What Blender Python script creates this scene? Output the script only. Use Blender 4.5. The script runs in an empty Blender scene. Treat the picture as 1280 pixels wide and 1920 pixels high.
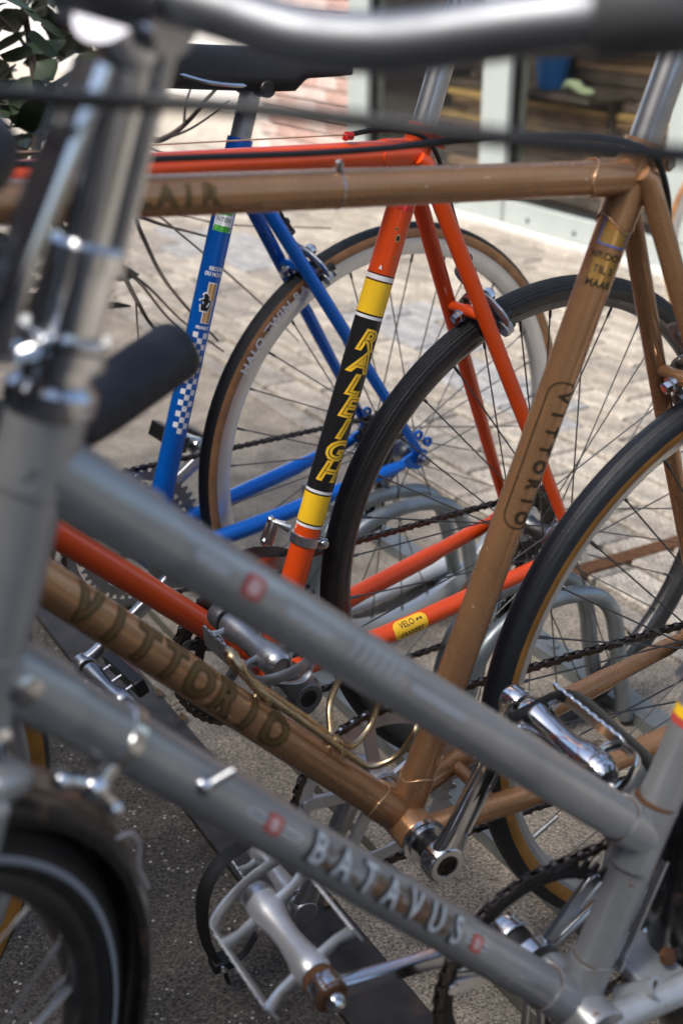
import bpy, bmesh, math, random
from mathutils import Vector as V, Matrix as MX
random.seed(7)
R = math.radians
SC = bpy.context.scene
COL = SC.collection

# ------------------------------------------------------------------ camera, sky, sun, exposure
CAM_H, PITCH, ROLL = 1.0249, 0.40338, 0.009026
cd = bpy.data.cameras.new('camera'); cam = bpy.data.objects.new('camera', cd); COL.objects.link(cam)
_d = V((0, math.cos(PITCH), -math.sin(PITCH))); _r = V((1, 0, 0)); _u = _r.cross(_d)
_r2 = _r*math.cos(ROLL) + _u*math.sin(ROLL); _u2 = -_r*math.sin(ROLL) + _u*math.cos(ROLL)
cam.matrix_world = MX(((_r2.x, _u2.x, -_d.x, 0), (_r2.y, _u2.y, -_d.y, 0), (_r2.z, _u2.z, -_d.z, CAM_H), (0, 0, 0, 1)))
cd.sensor_fit = 'VERTICAL'; cd.sensor_height = 36; cd.sensor_width = 24; cd.lens = 45.99
cd.clip_start = .02; cd.clip_end = 400
cd.dof.use_dof = True; cd.dof.focus_distance = 1.42; cd.dof.aperture_fstop = 4.8; cd.dof.aperture_blades = 9
SC.camera = cam
SUN_EL, SUN_AZ = R(50), R(-128)         # azimuth measured from +Y towards +X
w = bpy.data.worlds.new('World'); SC.world = w; w.use_nodes = True
nt = w.node_tree; bg = nt.nodes['Background']
sky = nt.nodes.new('ShaderNodeTexSky'); sky.sky_type = 'NISHITA'; sky.sun_disc = False
sky.sun_elevation = SUN_EL; sky.sun_rotation = SUN_AZ; sky.air_density = 1.0; sky.dust_density = 4.0; sky.ozone_density = 1.3
nt.links.new(sky.outputs[0], bg.inputs[0]); bg.inputs[1].default_value = .15
sl = bpy.data.lights.new('sun', 'SUN'); sl.energy = 2.9; sl.angle = R(20); sl.color = (1, .975, .94)
so = bpy.data.objects.new('sun', sl); COL.objects.link(so)
_sd = V((math.sin(SUN_AZ)*math.cos(SUN_EL), math.cos(SUN_AZ)*math.cos(SUN_EL), math.sin(SUN_EL)))
so.rotation_euler = _sd.to_track_quat('Z', 'Y').to_euler()
vs = SC.view_settings; vs.view_transform = 'Standard'; vs.look = 'None'; vs.gamma = 1; vs.exposure = 0.78

# ------------------------------------------------------------------ materials
MT = {}
def mat(name, col, rough=.5, metal=0., coat=0., noise=0., nscale=40., col2=None, bump=0., bscale=200., spec=.5, rust=0., rscale=60., rcol=(.12, .045, .012), trans=0., coords='Object', rmin=None):
    m = bpy.data.materials.new(name); m.use_nodes = True; t = m.node_tree; b = t.nodes['Principled BSDF']
    b.inputs['Base Color'].default_value = (*col, 1); b.inputs['Roughness'].default_value = rough; b.inputs['Metallic'].default_value = metal
    b.inputs['Coat Weight'].default_value = coat; b.inputs['Coat Roughness'].default_value = .12; b.inputs['Specular IOR Level'].default_value = spec
    b.inputs['Transmission Weight'].default_value = trans
    tc = t.nodes.new('ShaderNodeTexCoord'); out = tc.outputs[coords]
    cur = None
    if noise > 0 or col2:
        n = t.nodes.new('ShaderNodeTexNoise'); n.inputs['Scale'].default_value = nscale; n.inputs['Detail'].default_value = 6; t.links.new(out, n.inputs['Vector'])
        r = t.nodes.new('ShaderNodeValToRGB'); r.color_ramp.elements[0].position = .3; r.color_ramp.elements[1].position = .7
        c2 = col2 if col2 else tuple(c*(1-noise) for c in col)
        r.color_ramp.elements[0].color = (*c2, 1); r.color_ramp.elements[1].color = (*col, 1)
        t.links.new(n.outputs['Fac'], r.inputs[0]); cur = r.outputs[0]
        mr = t.nodes.new('ShaderNodeMapRange'); mr.inputs['To Min'].default_value = rough*1.25; mr.inputs['To Max'].default_value = rough*.75 if rmin is None else rmin
        t.links.new(n.outputs['Fac'], mr.inputs['Value']); t.links.new(mr.outputs[0], b.inputs['Roughness'])
    if rust > 0:
        n2 = t.nodes.new('ShaderNodeTexNoise'); n2.inputs['Scale'].default_value = rscale; n2.inputs['Detail'].default_value = 8; n2.inputs['Roughness'].default_value = .7
        t.links.new(out, n2.inputs['Vector'])
        r2 = t.nodes.new('ShaderNodeValToRGB'); r2.color_ramp.elements[0].position = 1-rust; r2.color_ramp.elements[1].position = min(1, 1-rust+.05)
        t.links.new(n2.outputs['Fac'], r2.inputs[0])
        mx = t.nodes.new('ShaderNodeMix'); mx.data_type = 'RGBA'; t.links.new(r2.outputs[0], mx.inputs['Factor'])
        if cur: t.links.new(cur, mx.inputs['A'])
        else: mx.inputs['A'].default_value = (*col, 1)
        mx.inputs['B'].default_value = (*rcol, 1); cur = mx.outputs['Result']
        if metal > 0:
            ma = t.nodes.new('ShaderNodeMath'); ma.operation = 'SUBTRACT'; ma.inputs[0].default_value = metal; ma.use_clamp = True
            t.links.new(r2.outputs[0], ma.inputs[1]); t.links.new(ma.outputs[0], b.inputs['Metallic'])
    if cur: t.links.new(cur, b.inputs['Base Color'])
    if bump > 0:
        n3 = t.nodes.new('ShaderNodeTexNoise'); n3.inputs['Scale'].default_value = bscale; n3.inputs['Detail'].default_value = 4; t.links.new(out, n3.inputs['Vector'])
        bp = t.nodes.new('ShaderNodeBump'); bp.inputs['Strength'].default_value = bump; bp.inputs['Distance'].default_value = .002
        t.links.new(n3.outputs['Fac'], bp.inputs['Height']); t.links.new(bp.outputs[0], b.inputs['Normal'])
    MT[name] = m; return m

mat('orange_paint', (.74, .070, .004), .34, 0, .35, noise=.18, nscale=14, rust=.35, rscale=170, rcol=(.05, .02, .012))
mat('red_paint', (.55, .018, .016), .35, 0, .3)
mat('copper_paint', (.45, .238, .112), .27, .55, .3, noise=.20, nscale=26, rust=.345, rscale=110, rcol=(.5, .42, .33))
mat('copper_edge', (.62, .42, .24), .3, .6, .2)  # lighter copper for painted lug highlights, also used on a brake cable
mat('blue_paint', (.0005, .125, .55), .28, .35, .35, noise=.15, nscale=12)
mat('grey_paint', (.37, .375, .372), .30, .45, .3, noise=.20, nscale=30, rust=.375, rscale=60, rcol=(.17, .10, .06))
mat('grey_trim', (.42, .44, .45), .35, .3, .2, noise=.2, nscale=60, rust=.36, rscale=70, rcol=(.24, .12, .05))
mat('chrome', (.72, .73, .75), .16, 1, noise=.25, nscale=30, rust=.30, rscale=120, rcol=(.16, .09, .05))
mat('chrome_clean', (.78, .79, .8), .12, 1, noise=.12, nscale=30)
mat('alloy', (.60, .605, .61), .32, 1, noise=.25, nscale=50)
mat('alloy_bright', (.70, .705, .71), .36, .7, noise=.22, nscale=60)
mat('alloy_dull', (.46, .465, .47), .42, .9, noise=.3, nscale=60)
mat('alloy_grey', (.17, .175, .18), .45, .7, noise=.25, nscale=60)
mat('rim_silver', (.66, .655, .64), .35, .75, noise=.12, nscale=30)
mat('rim_dark', (.13, .125, .12), .32, .85, noise=.4, nscale=40)
mat('spoke_steel', (.17, .165, .16), .38, 1, noise=.3, nscale=90)
mat('spoke_bright', (.62, .62, .62), .3, 1)
mat('steel_dark', (.06, .056, .052), .42, .8, noise=.4, nscale=120, rust=.3, rscale=160, rcol=(.07, .035, .018))
mat('chain_steel', (.12, .10, .088), .28, .9, noise=.35, nscale=200, rust=.36, rscale=160, rcol=(.06, .03, .017))
mat('rubber', (.011, .011, .0112), .58, noise=.35, nscale=70, bump=.4, bscale=420, spec=.35)
mat('bar_chrome', (.36, .37, .39), .52, 1, noise=.35, nscale=25, rust=.33, rscale=60, rcol=(.10, .08, .07))
mat('grip_rubber', (.085, .082, .08), .55, noise=.3, nscale=40)
mat('rubber_side', (.016, .0155, .015), .5, noise=.3, nscale=90)
mat('rubber_blue', (.013, .016, .021), .5, noise=.3, nscale=60, bump=.2, bscale=300)
mat('gum_tan', (.40, .185, .072), .62, noise=.4, nscale=45, rust=.30, rscale=180, rcol=(.11, .05, .022))
mat('gum_amber', (.46, .20, .028), .6, noise=.4, nscale=40, rust=.31, rscale=140, rcol=(.09, .04, .016))
mat('black_plastic', (.009, .009, .0095), .42, noise=.3, nscale=50)
mat('bar_tape', (.012, .013, .018), .55, noise=.3, nscale=60, bump=.5, bscale=260)
mat('leather', (.013, .013, .014), .5, noise=.3, nscale=60, bump=.25, bscale=300)
mat('strap', (.012, .012, .012), .6, bump=.4, bscale=800)
mat('galvanised', (.31, .345, .36), .42, .7, noise=.32, nscale=35, rust=.27, rscale=70, rcol=(.42, .45, .46))
mat('gold_wire', (.58, .44, .26), .26, 1, noise=.25, nscale=60, rust=.3, rscale=90, rcol=(.2, .13, .06))
mat('white_paint', (.74, .74, .73), .4, noise=.12, nscale=25)
mat('rust', (.13, .05, .014), .85, noise=.5, nscale=80, bump=.6, bscale=300)
mat('decal_yellow', (.93, .56, .02), .36); mat('decal_gold', (.92, .54, .03), .38); mat('decal_black', (.010, .010, .011), .34)
mat('decal_white', (.80, .80, .78), .4); mat('decal_green', (.09, .55, .07), .45); mat('decal_blue', (.09, .14, .42), .45, rust=.45, rscale=150, rcol=(.33, .19, .09))
mat('decal_brown', (.035, .021, .008), .5, rust=.30, rscale=160, rcol=(.28, .15, .06)); mat('decal_ochre', (.30, .165, .030), .5, rust=.42, rscale=170, rcol=(.36, .19, .08))
mat('decal_olive', (.085, .050, .010), .5, rust=.28, rscale=150, rcol=(.3, .16, .06)); mat('decal_mid', (.13, .076, .020), .5, rust=.30, rscale=150, rcol=(.3, .16, .06)); mat('stripe_pale', (.40, .42, .43), .4, rust=.38, rscale=90, rcol=(.26, .265, .26)); mat('decal_tan', (.46, .27, .10), .45)
mat('decal_rustpaper', (.15, .08, .035), .6, noise=.5, nscale=70, rust=.50, rscale=40, rcol=(.22, .225, .22))
mat('decal_pale', (.58, .61, .62), .4, rust=.33, rscale=120, rcol=(.2, .13, .08)); mat('decal_dark', (.03, .033, .038), .4, rust=.40, rscale=120, rcol=(.3, .31, .31))
mat('decal_red', (.50, .07, .055), .45, rust=.38, rscale=150, rcol=(.6, .45, .42)); mat('decal_orange', (.62, .2, .03), .5)
mat('badge_pink', (.72, .48, .45), .45, noise=.3, nscale=200)
mat('reflector_red', (.35, .012, .012), .2, coat=.6)
mat('bark', (.065, .045, .034), .8, noise=.5, nscale=60, bump=.5, bscale=200)
mat('leaf_green', (.026, .045, .010), .45, noise=.5, nscale=25)
mat('leaf_dead', (.15, .085, .035), .7, noise=.5, nscale=60)
mat('frame_green', (.40, .44, .42), .45, noise=.08, nscale=10, coords='Object')
mat('plinth_stone', (.62, .60, .56), .75, noise=.15, nscale=14)
mat('brick_red', (.60, .40, .34), .85, noise=.35, nscale=18, bump=.5, bscale=90)
mat('brick_pale', (.68, .54, .48), .85, noise=.3, nscale=22, bump=.5, bscale=90)
mat('mortar', (.66, .62, .58), .9, noise=.15, nscale=40)
mat('white_boards', (.80, .78, .74), .7, noise=.1, nscale=6)
mat('wood_brown', (.40, .235, .13), .65, noise=.5, nscale=9); mat('wood_ochre', (.75, .47, .17), .6, noise=.4, nscale=10); mat('wood_dark', (.14, .10, .075), .7, noise=.5, nscale=8)
mat('room_dark', (.22, .19, .165), .85); mat('crate_blue', (.02, .16, .50), .4); mat('cloth_pale', (.50, .58, .36), .8, noise=.3, nscale=20)
mat('joint_moss', (.055, .054, .026), .95, col2=(.085, .075, .055), nscale=7, bump=.6, bscale=120)
mat('plate_steel', (.066, .059, .055), .5, .4, noise=.5, nscale=24, rust=.42, rscale=30, rcol=(.06, .035, .025), bump=.15, bscale=90)
g = bpy.data.materials.new('window_glass'); g.use_nodes = True; MT['window_glass'] = g
_b = g.node_tree.nodes['Principled BSDF']; _b.inputs['Base Color'].default_value = (.9, .94, .92, 1); _b.inputs['Roughness'].default_value = .02; _b.inputs['Transmission Weight'].default_value = 1; _b.inputs['IOR'].default_value = 1.45

def aggregate(name, base, base2, chip, chip_amt, vs_, rough=.9, moss=None):
    m = bpy.data.materials.new(name); m.use_nodes = True; t = m.node_tree; b = t.nodes['Principled BSDF']; b.inputs['Roughness'].default_value = rough
    b.inputs['Specular IOR Level'].default_value = .3
    tc = t.nodes.new('ShaderNodeTexCoord'); o = tc.outputs['Object']
    def N(sc, det, rg=.6):
        n = t.nodes.new('ShaderNodeTexNoise'); n.inputs['Scale'].default_value = sc; n.inputs['Detail'].default_value = det; n.inputs['Roughness'].default_value = rg; t.links.new(o, n.inputs['Vector']); return n.outputs['Fac']
    def ramp(f, p0, c0, p1, c1):
        r = t.nodes.new('ShaderNodeValToRGB'); e = r.color_ramp.elements; e[0].position = p0; e[1].position = p1; e[0].color = (*c0, 1); e[1].color = (*c1, 1); t.links.new(f, r.inputs[0]); return r.outputs[0]
    def mix(f, a, b_):
        x = t.nodes.new('ShaderNodeMix'); x.data_type = 'RGBA'; t.links.new(f, x.inputs['Factor'])
        for s, k in ((a, 'A'), (b_, 'B')):
            if isinstance(s, tuple): x.inputs[k].default_value = (*s, 1)
            else: t.links.new(s, x.inputs[k])
        return x.outputs['Result']
    big = ramp(N(3.5, 6), .35, base2, .65, base)
    fine = ramp(N(vs_*1.2, 3), .35, tuple(c*.45 for c in base2), .66, tuple(min(1, c*1.7) for c in base))
    mid = t.nodes.new('ShaderNodeMix'); mid.data_type = 'RGBA'; mid.inputs['Factor'].default_value = .55; t.links.new(big, mid.inputs['A']); t.links.new(fine, mid.inputs['B'])
    vo = t.nodes.new('ShaderNodeTexVoronoi'); vo.inputs['Scale'].default_value = vs_; vo.inputs['Randomness'].default_value = 1; t.links.new(o, vo.inputs['Vector'])
    sep = t.nodes.new('ShaderNodeSeparateColor'); t.links.new(vo.outputs['Color'], sep.inputs[0])
    pick = t.nodes.new('ShaderNodeMath'); pick.operation = 'GREATER_THAN'; pick.inputs[1].default_value = 1-chip_amt; t.links.new(sep.outputs[0], pick.inputs[0])
    near = t.nodes.new('ShaderNodeMath'); near.operation = 'LESS_THAN'; near.inputs[1].default_value = .36; t.links.new(vo.outputs['Distance'], near.inputs[0])
    both = t.nodes.new('ShaderNodeMath'); both.operation = 'MULTIPLY'; t.links.new(pick.outputs[0], both.inputs[0]); t.links.new(near.outputs[0], both.inputs[1])
    chipc = ramp(sep.outputs[1], .0, tuple(c*.45 for c in chip), 1, chip)
    v2 = t.nodes.new('ShaderNodeTexVoronoi'); v2.inputs['Scale'].default_value = vs_*2.1; t.links.new(o, v2.inputs['Vector'])
    s2 = t.nodes.new('ShaderNodeSeparateColor'); t.links.new(v2.outputs['Color'], s2.inputs[0]); tint = ramp(s2.outputs[0], 0, (.45, .44, .43), 1, (1.55, 1.5, 1.4))
    ml = t.nodes.new('ShaderNodeMix'); ml.data_type = 'RGBA'; ml.blend_type = 'MULTIPLY'; ml.inputs['Factor'].default_value = .85; t.links.new(mid.outputs['Result'], ml.inputs['A']); t.links.new(tint, ml.inputs['B'])
    stain = ramp(N(11, 7, .65), .38, (.55, .54, .53), .62, (1.12, 1.10, 1.06)); ms = t.nodes.new('ShaderNodeMix'); ms.data_type = 'RGBA'; ms.blend_type = 'MULTIPLY'; ms.inputs['Factor'].default_value = .7; t.links.new(ml.outputs['Result'], ms.inputs['A']); t.links.new(stain, ms.inputs['B'])
    c = mix(both.outputs[0], ms.outputs['Result'], chipc)
    if moss:
        f = ramp(N(9, 5), .60, (0, 0, 0), .72, (1, 1, 1)); c = mix(f, c, moss)
    t.links.new(c, b.inputs['Base Color'])
    bp = t.nodes.new('ShaderNodeBump'); bp.inputs['Strength'].default_value = .55; bp.inputs['Distance'].default_value = .003
    hgt = t.nodes.new('ShaderNodeMath'); hgt.operation = 'ADD'; t.links.new(N(vs_, 4), hgt.inputs[0]); t.links.new(both.outputs[0], hgt.inputs[1]); hgt.inputs[1].default_value = 0
    t.links.new(hgt.outputs[0], bp.inputs['Height']); t.links.new(bp.outputs[0], b.inputs['Normal'])
    MT[name] = m
aggregate('asphalt_old', (.098, .089, .079), (.058, .054, .049), (.50, .46, .40), .10, 170)
aggregate('concrete_brown', (.32, .285, .24), (.225, .20, .168), (.40, .36, .30), .07, 210)
for i, (c1, c2) in enumerate((((.415, .38, .335), (.33, .30, .265)), ((.38, .345, .302), (.30, .27, .237)), ((.465, .43, .385), (.38, .35, .31)), ((.325, .30, .272), (.255, .237, .215)))):
    aggregate('paver_%d' % i, c1, c2, (.62, .56, .48), .05, 170)
aggregate('paver_grey', (.36, .365, .38), (.29, .295, .31), (.45, .46, .48), .05, 170)  # bluish grey paver tone that paints soft shadow into the paving

def ribbed(name, scale=150., strength=.5):       # moulded circumferential ribs on a tyre (object y runs across the tread)
    t = MT[name].node_tree; b = t.nodes['Principled BSDF']; tc = t.nodes.new('ShaderNodeTexCoord'); wv = t.nodes.new('ShaderNodeTexWave'); wv.bands_direction = 'Y'; wv.inputs['Scale'].default_value = scale; wv.inputs['Distortion'].default_value = .3
    t.links.new(tc.outputs['Object'], wv.inputs['Vector']); bp = t.nodes.new('ShaderNodeBump'); bp.inputs['Strength'].default_value = strength; bp.inputs['Distance'].default_value = .0012; t.links.new(wv.outputs['Fac'], bp.inputs['Height'])
    old = b.inputs['Normal'].links
    if old: t.links.new(old[0].from_socket, bp.inputs['Normal'])
    t.links.new(bp.outputs[0], b.inputs['Normal'])
ribbed('rubber', 120); ribbed('rubber_blue', 60, .25)
# ------------------------------------------------------------------ mesh helpers
class MB:
    def __init__(s): s.v = []; s.f = []; s.m = []; s.k = 0
    def add(s, vs_, fs): o = len(s.v); s.v += [V(p) for p in vs_]; s.f += [[i+o for i in f] for f in fs]; s.m += [s.k]*len(fs)
    def tube(s, pts, r, n=12, caps=True, closed=False, flat=None):
        pts = [V(p) for p in pts]; N = len(pts); rs = r if isinstance(r, (list, tuple)) else [r]*N
        vs_ = []; up = None
        for i, p in enumerate(pts):
            a = pts[(i-1) % N] if (i > 0 or closed) else p; b = pts[(i+1) % N] if (i < N-1 or closed) else p
            t = (b-a).normalized()
            if up is None:
                up = V((0, 0, 1)) if abs(t.z) < .9 else V((1, 0, 0))
                if flat is not None: up = V(flat[0])
            e = (up-t*up.dot(t)).normalized(); up = e; f = t.cross(e)
            for k in range(n):
                q = 2*math.pi*k/n; cx, sx = math.cos(q), math.sin(q)
                if flat is not None: vs_.append(p+e*cx*rs[i]*flat[1]+f*sx*rs[i]*flat[2])
                else: vs_.append(p+e*cx*rs[i]+f*sx*rs[i])
        fs = []
        for i in range(N if closed else N-1):
            j = (i+1) % N
            for k in range(n): fs.append([i*n+k, i*n+(k+1) % n, j*n+(k+1) % n, j*n+k])
        if caps and not closed: fs.append(list(range(n-1, -1, -1))); fs.append([(N-1)*n+k for k in range(n)])
        s.add(vs_, fs)
    def cyl(s, a, b, r, r2=None, n=16): s.tube([a, b], [r, r if r2 is None else r2], n)
    def lathe(s, o, ax, prof, n=32, mats=None, caps=True):
        o = V(o); ax = V(ax).normalized(); e = (V((0, 0, 1)) if abs(ax.z) < .9 else V((1, 0, 0))); e = (e-ax*e.dot(ax)).normalized(); f = ax.cross(e)
        vs_ = [o+ax*h+(e*math.cos(2*math.pi*k/n)+f*math.sin(2*math.pi*k/n))*r for r, h in prof for k in range(n)]
        k0 = s.k
        off = len(s.v); s.v += vs_
        for i in range(len(prof)-1):
            for k in range(n):
                s.f.append([off+i*n+k, off+i*n+(k+1) % n, off+(i+1)*n+(k+1) % n, off+(i+1)*n+k]); s.m.append(mats[i] if mats else k0)
        if caps:
            if prof[0][0] > 1e-5: s.f.append([off+k for k in range(n-1, -1, -1)]); s.m.append(mats[0] if mats else k0)
            if prof[-1][0] > 1e-5: s.f.append([off+(len(prof)-1)*n+k for k in range(n)]); s.m.append(mats[-1] if mats else k0)
    def box(s, c, sz, ax=None):
        c = V(c); X, Y, Z = [V(a) for a in ax] if ax else (V((1, 0, 0)), V((0, 1, 0)), V((0, 0, 1)))
        vs_ = [c+X*sz[0]*(i/2)+Y*sz[1]*(j/2)+Z*sz[2]*(k/2) for i in (-1, 1) for j in (-1, 1) for k in (-1, 1)]
        s.add(vs_, [[0, 1, 3, 2], [4, 6, 7, 5], [0, 4, 5, 1], [2, 3, 7, 6], [0, 2, 6, 4], [1, 5, 7, 3]])
    def bar(s, a, b, wd, th, up=(0, 0, 1)):
        a, b = V(a), V(b); t = (b-a); l = t.length; t.normalize(); u = V(up); u = (u-t*u.dot(t)).normalized(); s.box((a+b)/2, (l, wd, th), (t, u.cross(t), u))
    def prism(s, pts, th, o=(0, 0, 0), ux=(1, 0, 0), uy=(0, 0, 1)):
        o, ux, uy = V(o), V(ux), V(uy); nz = ux.cross(uy).normalized(); n = len(pts)
        A = [o+ux*x+uy*y-nz*th/2 for x, y in pts]; B = [p+nz*th for p in A]
        s.add(A+B, [list(range(n-1, -1, -1)), [n+i for i in range(n)]]+[[i, (i+1) % n, n+(i+1) % n, n+i] for i in range(n)])
    def annulus(s, outer, inner, th, o=(0, 0, 0), ux=(1, 0, 0), uy=(0, 0, 1)):
        o, ux, uy = V(o), V(ux), V(uy); nz = ux.cross(uy).normalized(); n = len(outer)
        P = [o+ux*x+uy*y-nz*th/2 for x, y in outer]+[o+ux*x+uy*y-nz*th/2 for x, y in inner]; Q = [p+nz*th for p in P]; fs = []
        for i in range(n):
            j = (i+1) % n
            fs += [[j, i, n+i, n+j], [2*n+i, 2*n+j, 3*n+j, 3*n+i], [i, j, 2*n+j, 2*n+i], [n+j, n+i, 3*n+i, 3*n+j]]
        s.add(P+Q, fs)
    def sphere(s, c, r, n=12, sc=(1, 1, 1)):
        prof = []; c = V(c); vs_ = []; m = n//2
        for i in range(m+1):
            a = math.pi*i/m
            for k in range(n): b = 2*math.pi*k/n; vs_.append(c+V((r*sc[0]*math.sin(a)*math.cos(b), r*sc[1]*math.sin(a)*math.sin(b), r*sc[2]*math.cos(a))))
        s.add(vs_, [[i*n+k, (i+1)*n+k, (i+1)*n+(k+1) % n, i*n+(k+1) % n] for i in range(m) for k in range(n)])
    def mesh(s, name, mats, sharp=38, xf=None, clean=True):
        me = bpy.data.meshes.new(name); vs_ = [xf @ p for p in s.v] if xf else s.v
        me.from_pydata([tuple(p) for p in vs_], [], s.f)
        for mm in (mats if isinstance(mats, (list, tuple)) else [mats]): me.materials.append(MT[mm])
        me.polygons.foreach_set('material_index', s.m); me.polygons.foreach_set('use_smooth', [True]*len(s.f))
        if clean:
            bm = bmesh.new(); bm.from_mesh(me); bmesh.ops.remove_doubles(bm, verts=bm.verts, dist=1e-6); bmesh.ops.recalc_face_normals(bm, faces=bm.faces); bm.to_mesh(me); bm.free()
        me.update(); me.set_sharp_from_angle(angle=R(sharp)); return me
    def build(s, name, mats, parent=None, sharp=38, xf=None, bev=0):
        o = bpy.data.objects.new(name, s.mesh(name, mats, sharp, xf)); COL.objects.link(o); o.parent = parent
        if bev:
            b = o.modifiers.new('bevel', 'BEVEL'); b.width = bev; b.segments = 2; b.limit_method = 'ANGLE'; b.angle_limit = R(40)
        return o
def empty(name, parent=None, mx=None):
    o = bpy.data.objects.new(name, None); o.empty_display_size = .05; COL.objects.link(o); o.parent = parent
    if mx is not None: o.matrix_local = mx
    return o
def inst(name, me, parent, mx):
    o = bpy.data.objects.new(name, me); COL.objects.link(o); o.parent = parent; o.matrix_local = mx; return o
def tag(o, label=None, cat=None, group=None, kind=None):
    if label: o['label'] = label
    if cat: o['category'] = cat
    if group: o['group'] = group
    if kind: o['kind'] = kind
    return o
def along(a, b): 
    a, b = V(a), V(b); t = (b-a).normalized(); x = V((0, 1, 0)) if abs(t.y) < .9 else V((1, 0, 0)); x = (x-t*x.dot(t)).normalized(); y = t.cross(x)
    return MX(((x.x, y.x, t.x, a.x), (x.y, y.y, t.y, a.y), (x.z, y.z, t.z, a.z), (0, 0, 0, 1)))
def spline(pts, n=6, closed=False):
    P = [V(p) for p in pts]; N = len(P); out = []
    for i in range(N if closed else N-1):
        p0 = P[(i-1) % N] if (closed or i > 0) else P[0]*2-P[1]; p1 = P[i]; p2 = P[(i+1) % N]; p3 = P[(i+2) % N] if (closed or i+2 < N) else P[-1]*2-P[-2]
        for k in range(n):
            t = k/n; out.append(.5*((2*p1)+(p2-p0)*t+(2*p0-5*p1+4*p2-p3)*t*t+(-p0+3*p1-3*p2+p3)*t**3))
    if not closed: out.append(P[-1])
    return out
def gear(n, r_out, r_root, sub=1):
    o = []
    for i in range(n):
        a = 2*math.pi*i/n; d = 2*math.pi/n
        for q, r in ((-.32, r_root), (-.12, r_out), (.12, r_out), (.32, r_root)): o.append((r*math.cos(a+q*d), r*math.sin(a+q*d)))
    return o
def circ(n, r, ph=0): return [(r*math.cos(2*math.pi*i/n+ph), r*math.sin(2*math.pi*i/n+ph)) for i in range(n)]

# ------------------------------------------------------------------ decals wrapped on tubes
def text_mesh(txt, size, bold=0., shear=0., spacing=1.):
    c = bpy.data.curves.new('lettering', 'FONT'); c.body = txt; c.size = size; c.align_x = 'CENTER'; c.align_y = 'CENTER'; c.offset = bold; c.shear = shear; c.space_character = spacing; c.resolution_u = 3; c.space_line = .8
    o = bpy.data.objects.new('lettering', c); COL.objects.link(o); bpy.context.view_layer.update()
    me = bpy.data.meshes.new_from_object(o.evaluated_get(bpy.context.evaluated_depsgraph_get())); bpy.data.objects.remove(o); bpy.data.curves.remove(c)
    bm = bmesh.new(); bm.from_mesh(me); bpy.data.meshes.remove(me); bmesh.ops.remove_doubles(bm, verts=bm.verts, dist=1e-6); return bm
def rect_bm(wd, h, nu=1, nv=10):
    bm = bmesh.new(); g_ = [[bm.verts.new(((i/nu-.5)*wd, (j/nv-.5)*h, 0)) for j in range(nv+1)] for i in range(nu+1)]
    for i in range(nu):
        for j in range(nv): bm.faces.new((g_[i][j], g_[i+1][j], g_[i+1][j+1], g_[i][j+1]))
    return bm
def poly_bm(pts):
    bm = bmesh.new(); bm.faces.new([bm.verts.new((x, y, 0)) for x, y in pts]); bmesh.ops.triangulate(bm, faces=bm.faces[:]); return bm
def ring_bm(outer, inner):
    bm = bmesh.new(); n = len(outer); A = [bm.verts.new((*p, 0)) for p in outer]; B = [bm.verts.new((*p, 0)) for p in inner]
    for i in range(n): bm.faces.new((A[i], A[(i+1) % n], B[(i+1) % n], B[i]))
    return bm
def rrect(wd, h, r, n=5):
    o = []
    for cx, cy, a0 in ((wd/2-r, h/2-r, 0), (-wd/2+r, h/2-r, 90), (-wd/2+r, -h/2+r, 180), (wd/2-r, -h/2+r, 270)):
        for k in range(n+1): a = R(a0+90*k/n); o.append((cx+r*math.cos(a), cy+r*math.sin(a)))
    return o
def decal(name, bm, mt, parent, p0, p1, rad, s, th=0., rot=0., lift=.0003, sx=1., sy=1., front=(0, -1, 0), r_end=None):
    """wrap a flat shape onto the tube p0->p1: u runs along p0->p1 (rot=0) and v around it; th=0 faces `front`."""
    p0, p1, front = V(p0), V(p1), V(front); ax = (p1-p0).normalized(); L = (p1-p0).length; e1 = (front-ax*front.dot(ax)).normalized(); e2 = e1.cross(ax)
    cr, sr = math.cos(rot), math.sin(rot)
    for v in bm.verts: x, y = v.co.x*sx, v.co.y*sy; v.co.x = x*cr-y*sr; v.co.y = x*sr+y*cr; v.co.z = 0
    ys = [v.co.y for v in bm.verts]; lo, hi = min(ys), max(ys); step = rad*.16; k = math.floor(lo/step)+1
    while k*step < hi:
        bmesh.ops.bisect_plane(bm, geom=bm.verts[:]+bm.edges[:]+bm.faces[:], plane_co=(0, k*step, 0), plane_no=(0, 1, 0)); k += 1
    for v in bm.verts:
        u, a = s+v.co.x, th+v.co.y/rad; r_ = (rad if r_end is None else rad+(r_end-rad)*u/L)+lift
        v.co = p0+ax*u+e1*(math.cos(a)*r_)+e2*(math.sin(a)*r_)
    bmesh.ops.recalc_face_normals(bm, faces=bm.faces)
    me = bpy.data.meshes.new(name); bm.to_mesh(me); bm.free(); me.materials.append(MT[mt]); me.polygons.foreach_set('use_smooth', [True]*len(me.polygons))
    # outward facing
    o = bpy.data.objects.new(name, me); COL.objects.link(o); o.parent = parent; return o
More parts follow.
